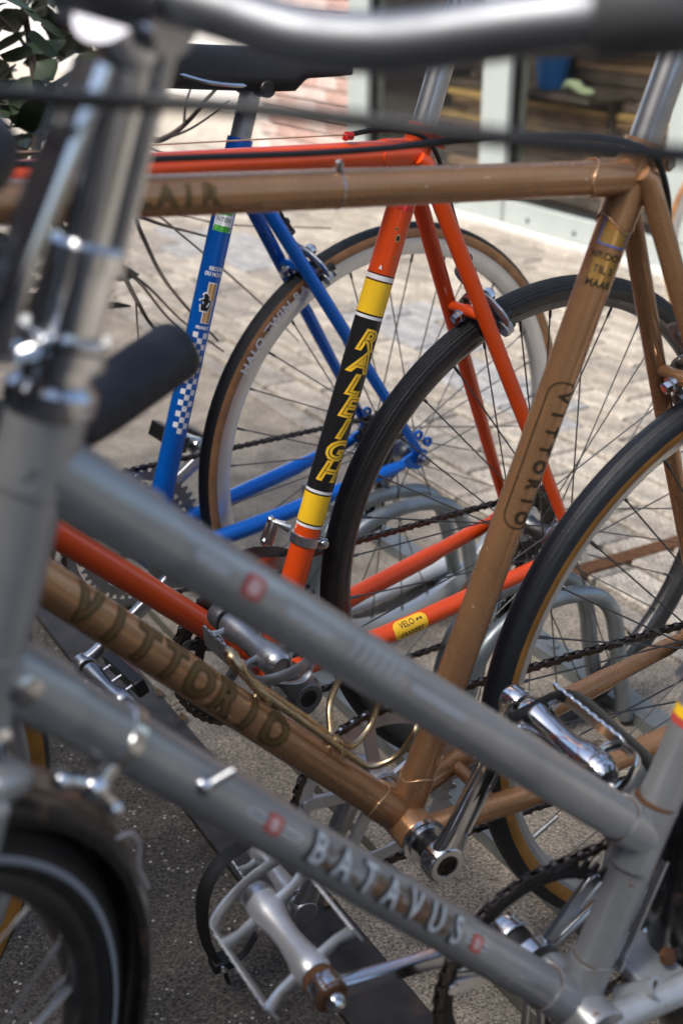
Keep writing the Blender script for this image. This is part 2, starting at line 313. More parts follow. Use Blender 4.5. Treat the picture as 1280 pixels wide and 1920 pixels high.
def sleeve(mb, p0, p1, r, wave=.004, n=32, k=2, ph=0.):
    """a lug sleeve round a tube whose far edge is cut in points"""
    p0, p1 = V(p0), V(p1); ax = (p1-p0).normalized(); L = (p1-p0).length; e = V((0, 1, 0)); e = (e-ax*e.dot(ax)).normalized(); f = ax.cross(e); vs_ = []
    for row in range(4):
        for i in range(n):
            q = 2*math.pi*i/n; l = (0, L*.6, L, L)[row]+(wave*math.cos(k*q+ph) if row >= 2 else 0); rr = (r, r, r, r-.0018)[row]
            vs_.append(p0+ax*l+(e*math.cos(q)+f*math.sin(q))*rr)
    mb.add(vs_, [[a*n+i, a*n+(i+1) % n, (a+1)*n+(i+1) % n, (a+1)*n+i] for a in range(3) for i in range(n)])

# ------------------------------------------------------------------ world frames
AZ = R(30)                                   # the rack, the paving and the shop front share one grid
UA = V((math.cos(AZ), math.sin(AZ), 0)); UC = V((-math.sin(AZ), math.cos(AZ), 0))
def RC(a, c, z=0): return UA*a+UC*c+V((0, 0, z))
def at(px, py, depth):                       # a point in the place that sits `depth` m along the view axis
    f = 2452.63; return V((0, 0, CAM_H))+(_d+_r2*((px-640)/f)+_u2*((960-py)/f))*depth
def bike_root(name, X, Y, yaw, lean):
    rx = V((math.cos(yaw), math.sin(yaw), 0)); ly = V((-math.sin(yaw), math.cos(yaw), 0)); z = V((0, 0, 1))
    up = z*math.cos(lean)+ly*math.sin(lean); l2 = ly*math.cos(lean)-z*math.sin(lean)
    return empty(name, None, MX(((rx.x, l2.x, up.x, X), (rx.y, l2.y, up.y, Y), (rx.z, l2.z, up.z, 0), (0, 0, 0, 1))))
# ------------------------------------------------------------------ bicycle parts
def spoke_mesh(length, rad, mt):
    b = MB(); b.tube([(0, 0, 0), (0, 0, length-.014)], rad, 6); b.tube([(0, 0, length-.015), (0, 0, length+.002)], .0019, 6); return b.mesh('spoke', mt, 60)
def wheel(root, mx, Ro=.336, tr=.0125, tread=78, tyre=('rubber', 'rubber_side'), rim='rim_silver', rim_h=.017, rim_w=.0105, spoke='spoke_steel', n=36, hub='alloy', dish=(-.033, .026), flange=.021, srad=.0010, axle=.07, cogs=None, valve=210, ph=0., nuts=True):
    w_ = empty('wheel', root, mx); Rt = Ro-tr; Rr = Rt-tr*.62
    b = MB(); A = [-142, -120, -100, -tread-1, -tread, -60, -40, -20, 0, 20, 40, 60, tread, tread+1, 100, 120, 142]
    prof = [(Rt+tr*math.cos(R(a)), tr*math.sin(R(a))) for a in A]
    b.lathe((0, 0, 0), (0, 1, 0), prof, 128, mats=[1 if abs((A[i]+A[i+1])/2) > tread else 0 for i in range(len(A)-1)], caps=False)
    ty = b.build('tyre', tyre, w_, 70)
    b = MB(); o_, i_ = Rr+.0025, Rr+.0025-rim_h
    pr = [(o_, -rim_w), (o_-.002, -rim_w-.0004), (i_+rim_h*.45, -rim_w), (i_+.001, -rim_w*.6), (i_, -rim_w*.35), (i_, rim_w*.35), (i_+.001, rim_w*.6), (i_+rim_h*.45, rim_w), (o_-.002, rim_w+.0004), (o_, rim_w), (o_-.0005, rim_w-.0015), (o_-.006, rim_w-.002), (o_-.007, 0), (o_-.006, -rim_w+.002), (o_-.0005, -rim_w+.0015), (o_, -rim_w)]
    b.lathe((0, 0, 0), (0, 1, 0), pr, 128, caps=False); rm = b.build('rim', rim, w_, 25)
    hb = MB(); y0, y1 = dish; fl = flange
    hb.lathe((0, 0, 0), (0, 1, 0), [(.0075, y0-.014), (.013, y0-.012), (.013, y0-.003), (fl+.004, y0-.0015), (fl+.004, y0+.0015), (.014, y0+.005), (.0115, y0+.012), (.0115, y1-.012), (.014, y1-.005), (fl+.004, y1-.0015), (fl+.004, y1+.0015), (.013, y1+.003), (.013, y1+.010)], 28)
    h = hb.build('hub', hub, w_, 30)
    ax = MB(); ax.cyl((0, -axle-.012, 0), (0, axle+.012, 0), .0047, n=12)
    ax.build('axle', 'steel_dark', w_)
    if nuts:
        for s in (-1, 1):
            nb = MB(); nb.lathe((0, s*(axle+.001), 0), (0, s, 0), [(.0105, 0), (.0105, .002), (.0085, .002), (.0085, .009), (.0065, .011), (.0065, .013)], 6 if s > 0 else 16); nb.build('axle_nut', 'chrome', w_, 30)
    rs = i_+.001; L = None
    for i in range(n):
        s = i % 2; sg = 1 if (i//2) % 2 else -1; phi = 2*math.pi*i/n+ph; y = dish[s]+(.0018 if sg > 0 else -.0018); fa = phi+sg*R(64)
        p = V((fl*math.cos(fa), y, fl*math.sin(fa))); q = V((rs*math.cos(phi), (.0025 if s else -.0025), rs*math.sin(phi)))
        if L is None: L = (q-p).length; sm = spoke_mesh(L, srad, spoke)
        inst('spoke', sm, w_, along(p, q))
    if valve is not None:
        a = R(valve); d = V((math.cos(a), 0, math.sin(a))); vb = MB(); vb.tube([d*i_, d*(i_-.018)], .003, 8); vb.tube([d*(i_-.018), d*(i_-.034)], .0024, 8); vb.build('valve', 'alloy_dull', w_)
    if cogs:
        for k, (nt_, yy) in enumerate(cogs):
            rr = nt_*.0127/(2*math.pi); cb = MB(); o_l = gear(nt_, rr+.0025, rr-.0042); cb.annulus(o_l, circ(len(o_l), .016), .0018, (0, yy, 0)); cb.build('sprocket', 'steel_dark', w_, 30)
    return w_

def link_meshes():
    out = []
    for k, (h, yo) in enumerate(((.0041, .0030), (.0037, .0019))):
        b = MB(); ol = []
        for cx, a0 in ((.00635, -60), (-.00635, 120)):
            for j in range(5): a = R(a0+120*j/4); ol.append((cx+h*math.cos(a), h*math.sin(a)))
        ol = ol[:5]+[(0, .0023)]+ol[5:]+[(0, -.0023)]
        for s in (-1, 1): b.prism(ol, .0010, (0, s*yo, 0))
        for cx in ((.00635, -.00635) if k == 0 else (.00635, -.00635)):
            b.tube([(cx, -.0036 if k == 0 else -.0018, 0), (cx, .0036 if k == 0 else .0018, 0)], .0018 if k == 0 else .0038, 6)
        out.append(b.mesh('link', 'chain_steel', 40))
    return out
LINKS = link_meshes()
def chain(root, path, closed=True):
    """path: list of points (x, y, z); one object for every link"""
    c = empty('chain', root); P = [V(p) for p in path]; seg = []; tot = 0
    for i in range(len(P) if closed else len(P)-1): l = (P[(i+1) % len(P)]-P[i]).length; seg.append((tot, l, P[i], P[(i+1) % len(P)])); tot += l
    n = int(tot/.0127); n -= n % 2; pitch = tot/n
    def pos(s):
        s %= tot
        for st, l, a, b in seg:
            if st <= s <= st+l: return a.lerp(b, (s-st)/max(l, 1e-9))
        return seg[-1][3]
    for i in range(n):
        a, b = pos(i*pitch), pos((i+1)*pitch if (closed or i+1 < n) else tot-1e-6); t = (b-a).normalized(); y = V((0, 1, 0)); y = (y-t*y.dot(t)).normalized(); z = t.cross(y); m = (a+b)/2
        inst('link', LINKS[i % 2], c, MX(((t.x, y.x, z.x, m.x), (t.y, y.y, z.y, m.y), (t.z, y.z, z.z, m.z), (0, 0, 0, 1))))
    return c
def chain_path(bb, ring_r, ring_y, hub, cog_r, cog_y, derail=True, sag=.004):
    B = V((bb[0], ring_y, bb[1])); H = V((hub[0], cog_y, hub[1])); P = []
    for a in range(92, 272, 8): P.append(B+V((math.cos(R(a)), 0, math.sin(R(a))))*ring_r)     # round the ring, front side
    def arc(C, r, a0, a1, st):
        a = a0
        while (a <= a1 if st > 0 else a >= a1): P.append(C+V((math.cos(R(a)), 0, math.sin(R(a))))*r); a += st
    if derail:
        p2 = H+V((-.004, 0, -.135)); p1 = H+V((.022, 0, -.062))
        mid = (P[-1]+p2)/2; P.append(mid+V((0, 0, -sag)))
        arc(p2, .020, 265, 350, 14)
        arc(p1, .020, 200, 110, -14)
        arc(H, cog_r, -35, 88, 12)
    else:
        mid = (P[-1]+H+V((0, 0, -cog_r)))/2; P.append(mid+V((0, 0, -sag*2)))
        arc(H, cog_r, -92, 88, 12)
    return P
def crank(root, bb, dirv, y, length=.17, mt='alloy', wd=.013, th=.012, fluted=False, name='crank'):
    d = V((dirv[0], 0, dirv[1])).normalized(); n = V((-d.z, 0, d.x)); o = V((bb[0], y, bb[1])); e = o+d*length+V((0, .010*(1 if y > 0 else -1), 0)); b = MB(); sg = 1 if y > 0 else -1
    secs = [(-.004, wd*1.15, th), (.012, wd*1.05, th), (.035, wd*.8, th*.95), (length*.55, wd*.72, th*.9), (length-.02, wd*.75, th*.95), (length-.004, wd*.95, th)]
    vs_ = []; m = 12
    for s, a, t in secs:
        c = o+(e-o)*(s/length)
        for k in range(m):
            q = 2*math.pi*k/m; ex = .55; cx = math.copysign(abs(math.cos(q))**ex, math.cos(q)); sy = math.copysign(abs(math.sin(q))**ex, math.sin(q)); vs_.append(c+n*a*cx+V((0, 1, 0))*(t*.62*sy))
    b.add(vs_, [[i*m+k, i*m+(k+1) % m, (i+1)*m+(k+1) % m, (i+1)*m+k] for i in range(len(secs)-1) for k in range(m)]+[list(range(m-1, -1, -1)), [(len(secs)-1)*m+k for k in range(m)]])
    for c, r in ((o, .0195), (e, .0145)): b.lathe(c-V((0, sg*.009, 0)), (0, sg, 0), [(r*.95, 0), (r, .003), (r, .015), (r*.9, .0185), (r*.55, .0185), (r*.5, .0165)], 24, caps=True)
    ob = b.build(name, mt, root, 32, bev=.0008)
    if fluted:
        f = MB(); f.bar(o+d*.03+V((0, sg*th*.60, 0)), e-d*.03+V((0, sg*th*.60, 0)), .006, .0016, (0, 1, 0)); f.build('flute', 'steel_dark', ob)
    c = MB(); c.lathe(V((o.x, sg*.044, o.z)), (0, sg, 0), [(.0115, 0), (.0125, .004), (.0150, abs(y)-.051)], 24); c.build('crank_boss', 'steel_dark', ob)
    c = MB(); c.lathe(o+V((0, sg*.0085, 0)), (0, sg, 0), [(.0100, 0), (.0100, .0012), (.0075, .0014), (.0072, -.004)], 20); c.build('bolt_recess', 'steel_dark', ob)
    c = MB(); c.lathe(o+V((0, sg*.0045, 0)), (0, sg, 0), [(.006, 0), (.006, .0035), (.004, .0040)], 6); c.build('crank_bolt', 'rust', ob)
    return ob, e
def chainring(root, bb, y, teeth, mt='alloy_dull', arms=5, ph=0., width=.011, arm_mt=None, inner=.02, teeth_mt=None, double=None):
    r = teeth*.0127/(2*math.pi); o = V((bb[0], y, bb[1])); b = MB(); g_ = gear(teeth, r+.0028, r-.0042); b.annulus(g_, circ(len(g_), r-.0045-width), .0028, o); ob = b.build('chainring', teeth_mt or mt, root, 28)
    a_ = MB()
    for k in range(arms):
        q = 2*math.pi*k/arms+ph; d = V((math.cos(q), 0, math.sin(q))); a_.bar(o+d*inner*.6, o+d*(r-.006-width*.5), .013, .0055, (0, 1, 0)); a_.lathe(o+d*(r-.006-width*.5)-V((0, .004, 0)), (0, 1, 0), [(.0055, 0), (.0055, .008), (.003, .0085)], 12)
    a_.lathe(o-V((0, .007, 0)), (0, 1, 0), [(inner, 0), (inner, .012), (inner*.7, .014)], 24); a_.build('spider', arm_mt or mt, ob, 30, bev=.0008)
    if double:
        r2 = double*.0127/(2*math.pi); b = MB(); g_ = gear(double, r2+.0028, r2-.0042); b.annulus(g_, circ(len(g_), r2-.016), .0025, o-V((0, .007, 0))); b.build('inner_ring', teeth_mt or mt, ob, 28)
    return ob, r
def pedal(root, e, sg, ang=0., mt='alloy', L=.098, wd=.062, h=.022, cap='alloy', style='quill', clip=False, strap=None, fat=1., refl=True):
    """axle runs from e outwards along sg*y; ang turns the platform about the axle"""
    e = V(e)+V((0, sg*.012, 0)); X = V((math.cos(ang), 0, math.sin(ang))); Z = V((-math.sin(ang), 0, math.cos(ang))); Y = V((0, sg, 0)); p = empty('pedal', root)
    b = MB(); b.cyl(e-Y*.012, e+Y*.01, .0062, n=12); b.build('spindle', 'steel_dark', p)
    b = MB(); b.lathe(e+Y*.004, Y, [(r_*fat, h_) for r_, h_ in ((.0115, 0), (.0135, .004), (.0135, .014), (.0112, .026), (.0095, .045), (.0102, .062), (.0125, .074), (.0135, .080), (.0135, L-.010), (.0125, L-.006))], 24); b.build('barrel', mt, p, 40)
    b = MB(); b.lathe(e+Y*(L-.008), Y, [(.0150, 0), (.0150, .007), (.0128, .013), (.0100, .0155), (.0092, .0155), (.0088, .0125)], 24); c_ = b.build('dust_cap', cap, p, 32)
    if style == 'quill':
        for s in (-1, 1):
            b = MB(); a0, a1 = e+X*s*wd/2+Y*.006, e+X*s*wd/2+Y*(L-.006); b.bar(a0, a1, .0026, h, Z)
            for k in range(9): b.box(a0.lerp(a1, (k+.5)/9)+Z*(h/2+.001), (.0026, .006, .003), (X, Y, Z))
            b.build('cage_plate', mt, p, 35, bev=.0004)
        for t in (.016, L-.018):
            b = MB()
            for s in (-1, 1): b.tube([e+Y*t+X*s*.009, e+Y*t+X*s*wd*.33+Z*.001, e+Y*(t+(.004 if t > .05 else -.004))+X*s*wd*.5], [.0065, .0048, .0062], 8, flat=(tuple(Z), 1.25, .55))
            b.build('cage_bracket', mt, p, 40)
        b = MB(); b.tube(spline([e+X*wd/2+Y*(L-.008), e+X*wd*.48+Y*(L+.010), e+X*wd*.2+Y*(L+.019), e-X*wd*.2+Y*(L+.019), e-X*wd*.48+Y*(L+.010), e-X*wd/2+Y*(L-.008)], 5), .0030, 8, flat=(tuple(Z), 2.2, .6)); b.build('outer_cage', mt, p, 40)
    else:
        for s in (-1, 1):
            b = MB(); b.bar(e+X*s*wd*.5+Y*.004, e+X*s*wd*.5+Y*(L-.002), .016, .024, Z); bb_ = b.build('rubber_block', 'black_plastic', p, 30, bev=.0025)
            if refl: b = MB(); b.box(e+X*s*(wd*.5+.0085)+Y*(L*.5), (.002, .045, .012), (X, Y, Z)); b.build('reflector', 'reflector_red', bb_)
            for t in (.02, .05, .08): b = MB(); b.cyl(e+Y*t+X*s*.008, e+Y*t+X*s*wd*.46, .0025, n=8); b.build('cage_pin', 'chrome_clean', p)
    if clip:
        b = MB(); F = -X
        for t in (.028, .062): b.tube(spline([e+Y*t+F*wd*.5-Z*.004, e+Y*t+F*(wd*.5+.045)+Z*.004, e+Y*(t*.6+.018)+F*(wd*.5+.068)+Z*.028, e+Y*.045+F*(wd*.5+.040)+Z*.062, e+Y*.045+F*(wd*.5-.004)+Z*.066], 5), .0026, 8, flat=(tuple(Y), 1.7, .6))
        b.build('toe_clip', 'steel_dark', p, 50)
    if strap:
        b = MB(); b.tube(spline([e+V(q) for q in strap], 6), .0055, 8, flat=((0, 1, 0), 1.15, .28)); b.build('strap', 'strap', p, 60)
        q = e+V(strap[len(strap)//2]); b = MB(); b.box(q, (.020, .018, .014)); b.cyl(q+V((-.012, 0, -.004)), q+V((.012, 0, -.004)), .004, n=8); b.build('strap_buckle', 'black_plastic', p, 30, bev=.002)
    return p
def caliper(root, hub, br, mt='alloy', rear=1, cable_y=.012, scale=1., pad_r=.318, bolt='chrome', dark='black_plastic', lever=True):
    """side-pull brake: br is the bridge point (x, z); arms hang either side of the tyre"""
    H = V((hub[0], 0, hub[1])); Bp = V((br[0], 0, br[1])); u = (Bp-H).normalized(); t = V((u.z, 0, -u.x))*rear; reach = (Bp-H).length-pad_r; c = empty('brake_caliper', root); Y = V((0, 1, 0))
    o = Bp+t*.020
    def pt(y, rho, off=0): return o+Y*y+u*(rho-reach)+t*off
    b = MB(); b.cyl(Bp-t*.018, Bp+t*.040, .0038, n=10); b.lathe(Bp-t*.010, -t, [(.0085, 0), (.0085, .003), (.0062, .003), (.0062, .010), (.0045, .011)], 6); b.lathe(o+t*.012, t, [(.008, 0), (.008, .006), (.005, .009)], 12); b.build('pivot_bolt', bolt, c, 30)
    for s in (-1, 1):
        off = .004 if s < 0 else -.003
        pts = [pt(s*-.004, reach+.004, off), pt(s*.012, reach+.003, off), pt(s*.026, reach-.008, off), pt(s*.033, reach*.5, off), pt(s*.033, .006, off), pt(s*.028, -.008, off)]
        b = MB(); b.tube(spline(pts, 6), [.0075]*16+[.0068]*15, 10, flat=(tuple(t), .55, 1.05)); b.lathe(pt(s*.030, -.001, off-.005), t, [(.0095, 0), (.0095, .010), (.006, .012)], 16); a = b.build('brake_arm', mt, c, 40)
        b = MB(); b.box(pt(s*.0165, 0, off), (.046, .0085, .011), (t, Y, u)); b.build('brake_pad', dark, a, 30, bev=.002)
        b = MB(); b.lathe(pt(s*.032, 0, off+.004), t, [(.0055, 0), (.0055, .006), (.003, .007)], 6); b.build('pad_nut', 'steel_dark', a, 30)
    b = MB(); b.tube(spline([pt(0, reach+.002, .008), pt(.022, reach+.014, .006), pt(.030, reach+.030, .004), pt(cable_y, reach+.046, 0)], 5), .0055, 8, flat=(tuple(t), .6, 1.1)); b.build('cable_arm', mt, c, 40)
    b = MB(); q = pt(cable_y, reach+.046, 0); b.lathe(q-u*.006, u, [(.006, 0), (.006, .004), (.0045, .005), (.0045, .016), (.006, .017), (.006, .022)], 12); b.build('barrel_adjuster', dark, c, 30)
    b = MB(); b.tube(spline([pt(-.028, reach*.45, -.004), pt(-.012, reach+.010, -.010), pt(.012, reach+.010, -.010), pt(.028, reach*.45, -.004)], 5), .0013, 6); b.build('return_spring', 'chrome_clean', c)
    return c, q, u
def cable(root, pts, r=.0025, mt='black_plastic', name='cable', n=8, k=8):
    b = MB(); b.tube(spline(pts, k), r, n); return b.build(name, mt, root, 60)
def saddle(root, c, ang=0., L=.275, wd=.145, mt='leather', nose=.02, skirt=.034):
    """c: clamp point (x, z); a shaped shell with drooping flanks plus rails"""
    n, m = 20, 16; b = MB(); vs_ = []
    for i in range(n+1):
        t = i/n; x = -L*.58+L*t; hw = (nose+(wd/2-nose)*max(0, (t-.32)/.68)**1.5) if t > .32 else nose*(.75+.25*(t/.32)); hw *= (1-max(0, (t-.93)/.07)**2*.35); z0 = .045+.010*(2*t-1)**2*(1.2 if t > .5 else .3)
        for k in range(m+1):
            q = -1+2*k/m; y = hw*math.sin(q*math.pi/2); drop = skirt*(1 if t < .75 else .72)*abs(q)**3; vs_.append((c[0]+x*math.cos(ang), y, c[1]+z0-drop+x*math.sin(ang)))
    b.add(vs_, [[i*(m+1)+k, i*(m+1)+k+1, (i+1)*(m+1)+k+1, (i+1)*(m+1)+k] for i in range(n) for k in range(m)])
    s = b.build('saddle', mt, root, 60); so_ = s.modifiers.new('thick', 'SOLIDIFY'); so_.thickness = .006
    b = MB()
    for y in (-.022, .022): b.tube(spline([(c[0]-L*.50, y*.4, c[1]+.026), (c[0]-L*.22, y, c[1]+.004), (c[0]+L*.16, y, c[1]+.002), (c[0]+L*.36, y*1.4, c[1]+.030)], 6), .0035, 8)
    b.build('saddle_rail', 'chrome', s)
    b = MB(); b.box((c[0], 0, c[1]+.002), (.045, .05, .016)); b.cyl((c[0], -.034, c[1]-.004), (c[0], .034, c[1]-.004), .011, n=16); b.build('saddle_clamp', 'steel_dark', s, 30, bev=.002); return s
def steer_mx(A, ha, dl):
    k = V((math.cos(ha), 0, math.sin(ha))); A = V((A[0], 0, A[1])); return MX.Translation(A) @ MX.Rotation(dl, 4, k) @ MX.Translation(-A)
def drop_bar(root, xf, cl, mt='bar_tape', bare='alloy', half=.205, reach=.085, drop=.15, lev='alloy', tail=1.05, rise=-.004, tr=.0157):
    o = V((cl[0], 0, cl[1]))
    b = MB(); b.tube([o+V((0, y, 0)) for y in (-.10, -.05, 0, .05, .10)], [.0125, .0125, .0135, .0125, .0125], 16); b.build('handlebar', bare, root, xf=xf)
    for s in (-1, 1):
        pts = [o+V((0, s*.095, 0)), o+V((0, s*.16, 0)), o+V((-.018, s*(half-.012), 0)), o+V((-reach*.75, s*half, -.004)), o+V((-reach*1.02, s*half, -.045)), o+V((-reach*.80, s*half, -.105)), o+V((-reach*.30, s*half, -drop+.012)), o+V((reach*.35, s*half, -drop)), o+V((reach*tail, s*half, -drop+rise))]
        b = MB(); b.tube(spline(pts, 7), tr, 16); t = b.build('bar_tape', mt, root, 60, xf=xf)
        b = MB(); q = pts[-1]; b.lathe(q, pts[-1]-pts[-2], [(tr, 0), (tr+.0004, .002), (tr*.95, .007), (tr*.5, .0105)], 16); b.build('end_plug', 'black_plastic', t, 40, xf=xf)
        b = MB(); h = pts[3]; b.tube(spline([h+V((.012, 0, .006)), h+V((-.018, 0, .014)), h+V((-.034, 0, .030)), h+V((-.040, 0, .020))], 5), [.016]*6+[.015]*5+[.012]*5, 12); br_ = b.build('brake_hood', 'black_plastic', root, 60, xf=xf)
        b = MB(); b.tube(spline([h+V((-.036, 0, .012)), h+V((-.048, 0, -.025)), h+V((-.040, 0, -.075)), h+V((-.052, 0, -.105))], 5), .008, 10, flat=((0, 1, 0), 1, .5)); b.build('brake_lever', lev, br_, 60, xf=xf)

def lug_highlight(root, p0, p1, r, wave, mt, k=2):  # thin lighter line painting the highlight along a lug's cut edge
    p0, p1 = V(p0), V(p1); ax = (p1-p0).normalized(); L = (p1-p0).length; e = V((0, 1, 0)); e = (e-ax*e.dot(ax)).normalized(); f = ax.cross(e)
    b = MB(); b.tube([p0+ax*(L+wave*math.cos(k*q))+(e*math.cos(q)+f*math.sin(q))*(r-.0005) for q in [2*math.pi*i/32 for i in range(32)]], .0008, 6, closed=True); b.build('lug_edge', mt, root, 60)
def frame_tube(root, name, a, b_, r, mt, r2=None, n=24, pts=None):
    b = MB(); b.tube(pts or [a, b_], [r]*len(pts) if pts else [r, r if r2 is None else r2], n); return b.build(name, mt, root, 50)
def P3(p, y=0): return V((p[0], y, p[1]))

def road_bike(name, X, Y, yaw, lean, c):
    """common skeleton of the sports bicycles; coordinates: x rearwards, y to the bike's right, z up, origin under the cranks"""
    r = bike_root(name, X, Y, yaw, lean); m = c['paint']; bb, sl_, hub, T, HB, fh = c['bb'], c['lug'], c['hub'], c['T'], c['HB'], c['fhub']
    sd = (P3(sl_)-P3(bb)).normalized(); hd = (P3(c['HT'])-P3(HB)).normalized(); ha = math.atan2(hd.z, hd.x); S = steer_mx(HB, ha, c.get('steer', 0))
    J = dict(root=r, S=S, sd=sd, hd=hd)
    J['seat_tube'] = frame_tube(r, 'seat_tube', P3(bb), P3(sl_)+sd*.028, c.get('str', .0150), m, n=32)
    J['top_tube'] = frame_tube(r, 'top_tube', P3(sl_), P3(T), c.get('ttr', .0140), m, n=32)
    J['down_tube'] = frame_tube(r, 'down_tube', P3(bb), P3(c['D']), c.get('dtr', .0150), m, n=32)
    frame_tube(r, 'head_tube', P3(HB), P3(c['HT']), .0165, m)
    for s in (-1, 1):
        dx = P3(hub, s*c.get('dw', .063))
        a = P3(sl_, s*.016)+sd*c.get('ss_top', 0)+V((c.get('ss_dx', .004), 0, 0)); e = dx+V((-.012, 0, .028)); b = MB(); b.tube([a-V((.008, 0, -.006)), a, a.lerp(e, .04), a.lerp(e, .6), e], [.0070, .0096, .0096, .0092, .0068], 16); b.build('seat_stay', m, r, 50)
        a = P3(bb, s*.024)+V((.012, 0, 0)); e = dx+V((-.030, 0, -.006)); mid = a.lerp(e, .30)+V((0, s*.010, .001)); b = MB(); b.tube(spline([a, mid, a.lerp(e, .65)+V((0, s*.005, 0)), e], 6), [.0122]*8+[.0116]*6+[.0098]*4+[.0075], 16); cs = b.build('chain_stay', m, r, 50)
        if s < 0: J['cs'] = cs; J['cs_a'], J['cs_m'], J['cs_e'] = a, mid, a.lerp(e, .65)+V((0, s*.005, 0))
        b = MB(); b.prism([(-.036, -.006), (-.030, .004), (-.014, .010), (-.018, .030), (-.008, .032), (.004, .014), (.014, .010), (.016, -.006), (.010, -.016), (-.004, -.018), (-.020, -.012)] if s < 0 else [(-.036, -.006), (-.030, .004), (-.014, .010), (-.018, .030), (-.008, .032), (.004, .014), (.014, .010), (.016, -.006), (.016, -.030), (.006, -.034), (-.004, -.018), (-.020, -.012)], .005, dx); b.build('dropout', c.get('drop_mat', m), r, 30, bev=.0008)
    B = MB(); B.lathe(P3(bb, -.034), (0, 1, 0), [(.0195, 0), (.0205, .002), (.0205, .066), (.0195, .068)], 32); sh = B.build('bottom_bracket_shell', m, r, 40)
    for s in (-1, 1):
        B = MB(); B.lathe(P3(bb, s*.034), (0, s, 0), [(.0195, 0), (.0195, .002), (.0225, .0025), (.0225, .007), (.0180, .0075), (.0180, .0105), (.010, .011)], 24); B.build('lock_ring', c.get('cup', 'chrome'), sh, 30)
    B = MB(); L_ = c.get('lug_len', .034)
    sr = c.get('str', .0150)+.0014; dr_ = c.get('dtr', .0150)+.0014; sleeve(B, P3(sl_)-sd*.002, P3(sl_)-sd*(L_+.004), sr, .005); sleeve(B, P3(sl_)-sd*.002, P3(sl_)+sd*.030, sr, .0); d = (P3(T)-P3(sl_)).normalized(); sleeve(B, P3(sl_), P3(sl_)+d*(L_+.012), c.get('ttr', .0140)+.0014, .006)
    B.cyl(P3(sl_, -.017)+sd*.012+V((.020, 0, 0)), P3(sl_, .017)+sd*.012+V((.020, 0, 0)), .0065, n=12); J['lug'] = B.build('seat_lug', c.get('lugmat', m), r, 40)
    B = MB(); B.cyl(P3(sl_, -.020)+sd*.012+V((.020, 0, 0)), P3(sl_, .020)+sd*.012+V((.020, 0, 0)), .0045, n=6); B.build('seat_bolt', 'chrome', r, 30)
    B = MB(); dd = (P3(c['D'])-P3(bb)).normalized(); sleeve(B, P3(bb)+sd*.010, P3(bb)+sd*.046, sr, .005); sleeve(B, P3(bb)+dd*.010, P3(bb)+dd*.050, dr_, .006); B.build('bracket_lug', m, r, 40)
    if c.get('edge'):
        for p_, q_, rr_, wv_ in ((P3(bb), P3(bb)+sd*.046, sr, .005), (P3(bb), P3(bb)+dd*.050, dr_, .006), (P3(sl_), P3(sl_)-sd*(L_+.006), sr, .005), (P3(sl_), P3(sl_)+(P3(T)-P3(sl_)).normalized()*(L_+.012), c.get('ttr', .0140)+.0014, .006)): lug_highlight(r, p_, q_, rr_, wv_, c['edge'])
    B = MB(); sleeve(B, P3(T), P3(T)-d*.035, c.get('ttr', .0140)+.0014, .005); B.cyl(P3(c['HT'])-hd*.04, P3(c['HT']), .0182, n=24); B.build('head_lug', c.get('lugmat', m), r, 40)
    B = MB(); sleeve(B, P3(c['D']), P3(c['D'])-dd*.035, dr_, .005); B.cyl(P3(HB), P3(HB)+hd*.04, .0182, n=24); B.build('head_lug', c.get('lugmat', m), r, 40)
    # stays' bridges
    t = c.get('bridge', .23); H3 = P3(hub)
    a, e = P3(sl_)+sd*c.get('ss_top', 0)+V((c.get('ss_dx', .004), 0, 0)), P3(hub)+V((-.012, 0, .028)); bp = a.lerp(e, t); yb = .016+(.063-.016)*t; J['bridge'] = (bp.x, bp.z)
    B = MB(); B.tube([bp+V((0, -yb+.003, 0)), bp+V((0, -.01, 0)), bp, bp+V((0, .01, 0)), bp+V((0, yb-.003, 0))], [.0062, .0062, .0078, .0062, .0062], 14); B.build('brake_bridge', m, r, 50)
    q = P3(bb).lerp(P3(hub), .19); B = MB(); B.cyl(q+V((0, -.032, 0)), q+V((0, .032, 0)), .0068, n=14); B.build('stay_bridge', m, r, 50)
    # fork, stem, headset
    cr = P3(HB)-hd*.022; B = MB(); B.cyl(cr-hd*.004, P3(HB), .017, n=20); B.box(cr-hd*.006, (.032, .105, .020), (V((hd.z, 0, -hd.x)), V((0, 1, 0)), hd)); B.build('fork_crown', c.get('forkmat', m), r, 40, xf=S, bev=.004)
    for s in (-1, 1):
        e = P3(fh, s*.050); a = cr+V((0, s*.046, 0)); md = a-hd*((a-e).length*.62); B = MB(); B.tube(spline([a, a.lerp(md, .5), md, md.lerp(e, .6)+V((.006, 0, 0)), e], 5), [.0125]*8+[.0105]*6+[.008]*5+[.0065]*2, 14, flat=((1, 0, 0), 1.05, .85)); B.build('fork_blade', c.get('forkmat', m), r, 50, xf=S)
    B = MB(); B.lathe(P3(c['HT']), hd, [(.0185, 0), (.0195, .004), (.0195, .010), (.017, .012), (.0185, .014), (.0185, .022), (.015, .024)], 24); B.build('headset', 'chrome', r, 30, xf=S); B = MB(); B.lathe(P3(HB), -hd, [(.0185, 0), (.0195, .004), (.0195, .010), (.017, .014)], 24); B.build('lower_race', 'chrome', r, 30, xf=S)
    st0 = P3(c['HT'])+hd*.02; st1 = P3(c['HT'])+hd*c.get('quill', .065); cl = c['clamp']; B = MB(); B.tube([st0, st1, st1+hd*.012], [.011, .011, .0125], 18); B.tube([st1, P3(cl)], [.0135, .0125], 18); B.cyl(P3(cl, -.022), P3(cl, .022), .0175, n=20); B.build('stem', c.get('stemmat', 'alloy'), r, 45, xf=S)
    if c.get('bars', True): drop_bar(r, S, cl, mt=c.get('tape', 'bar_tape'), **c.get('bar_kw', {}))
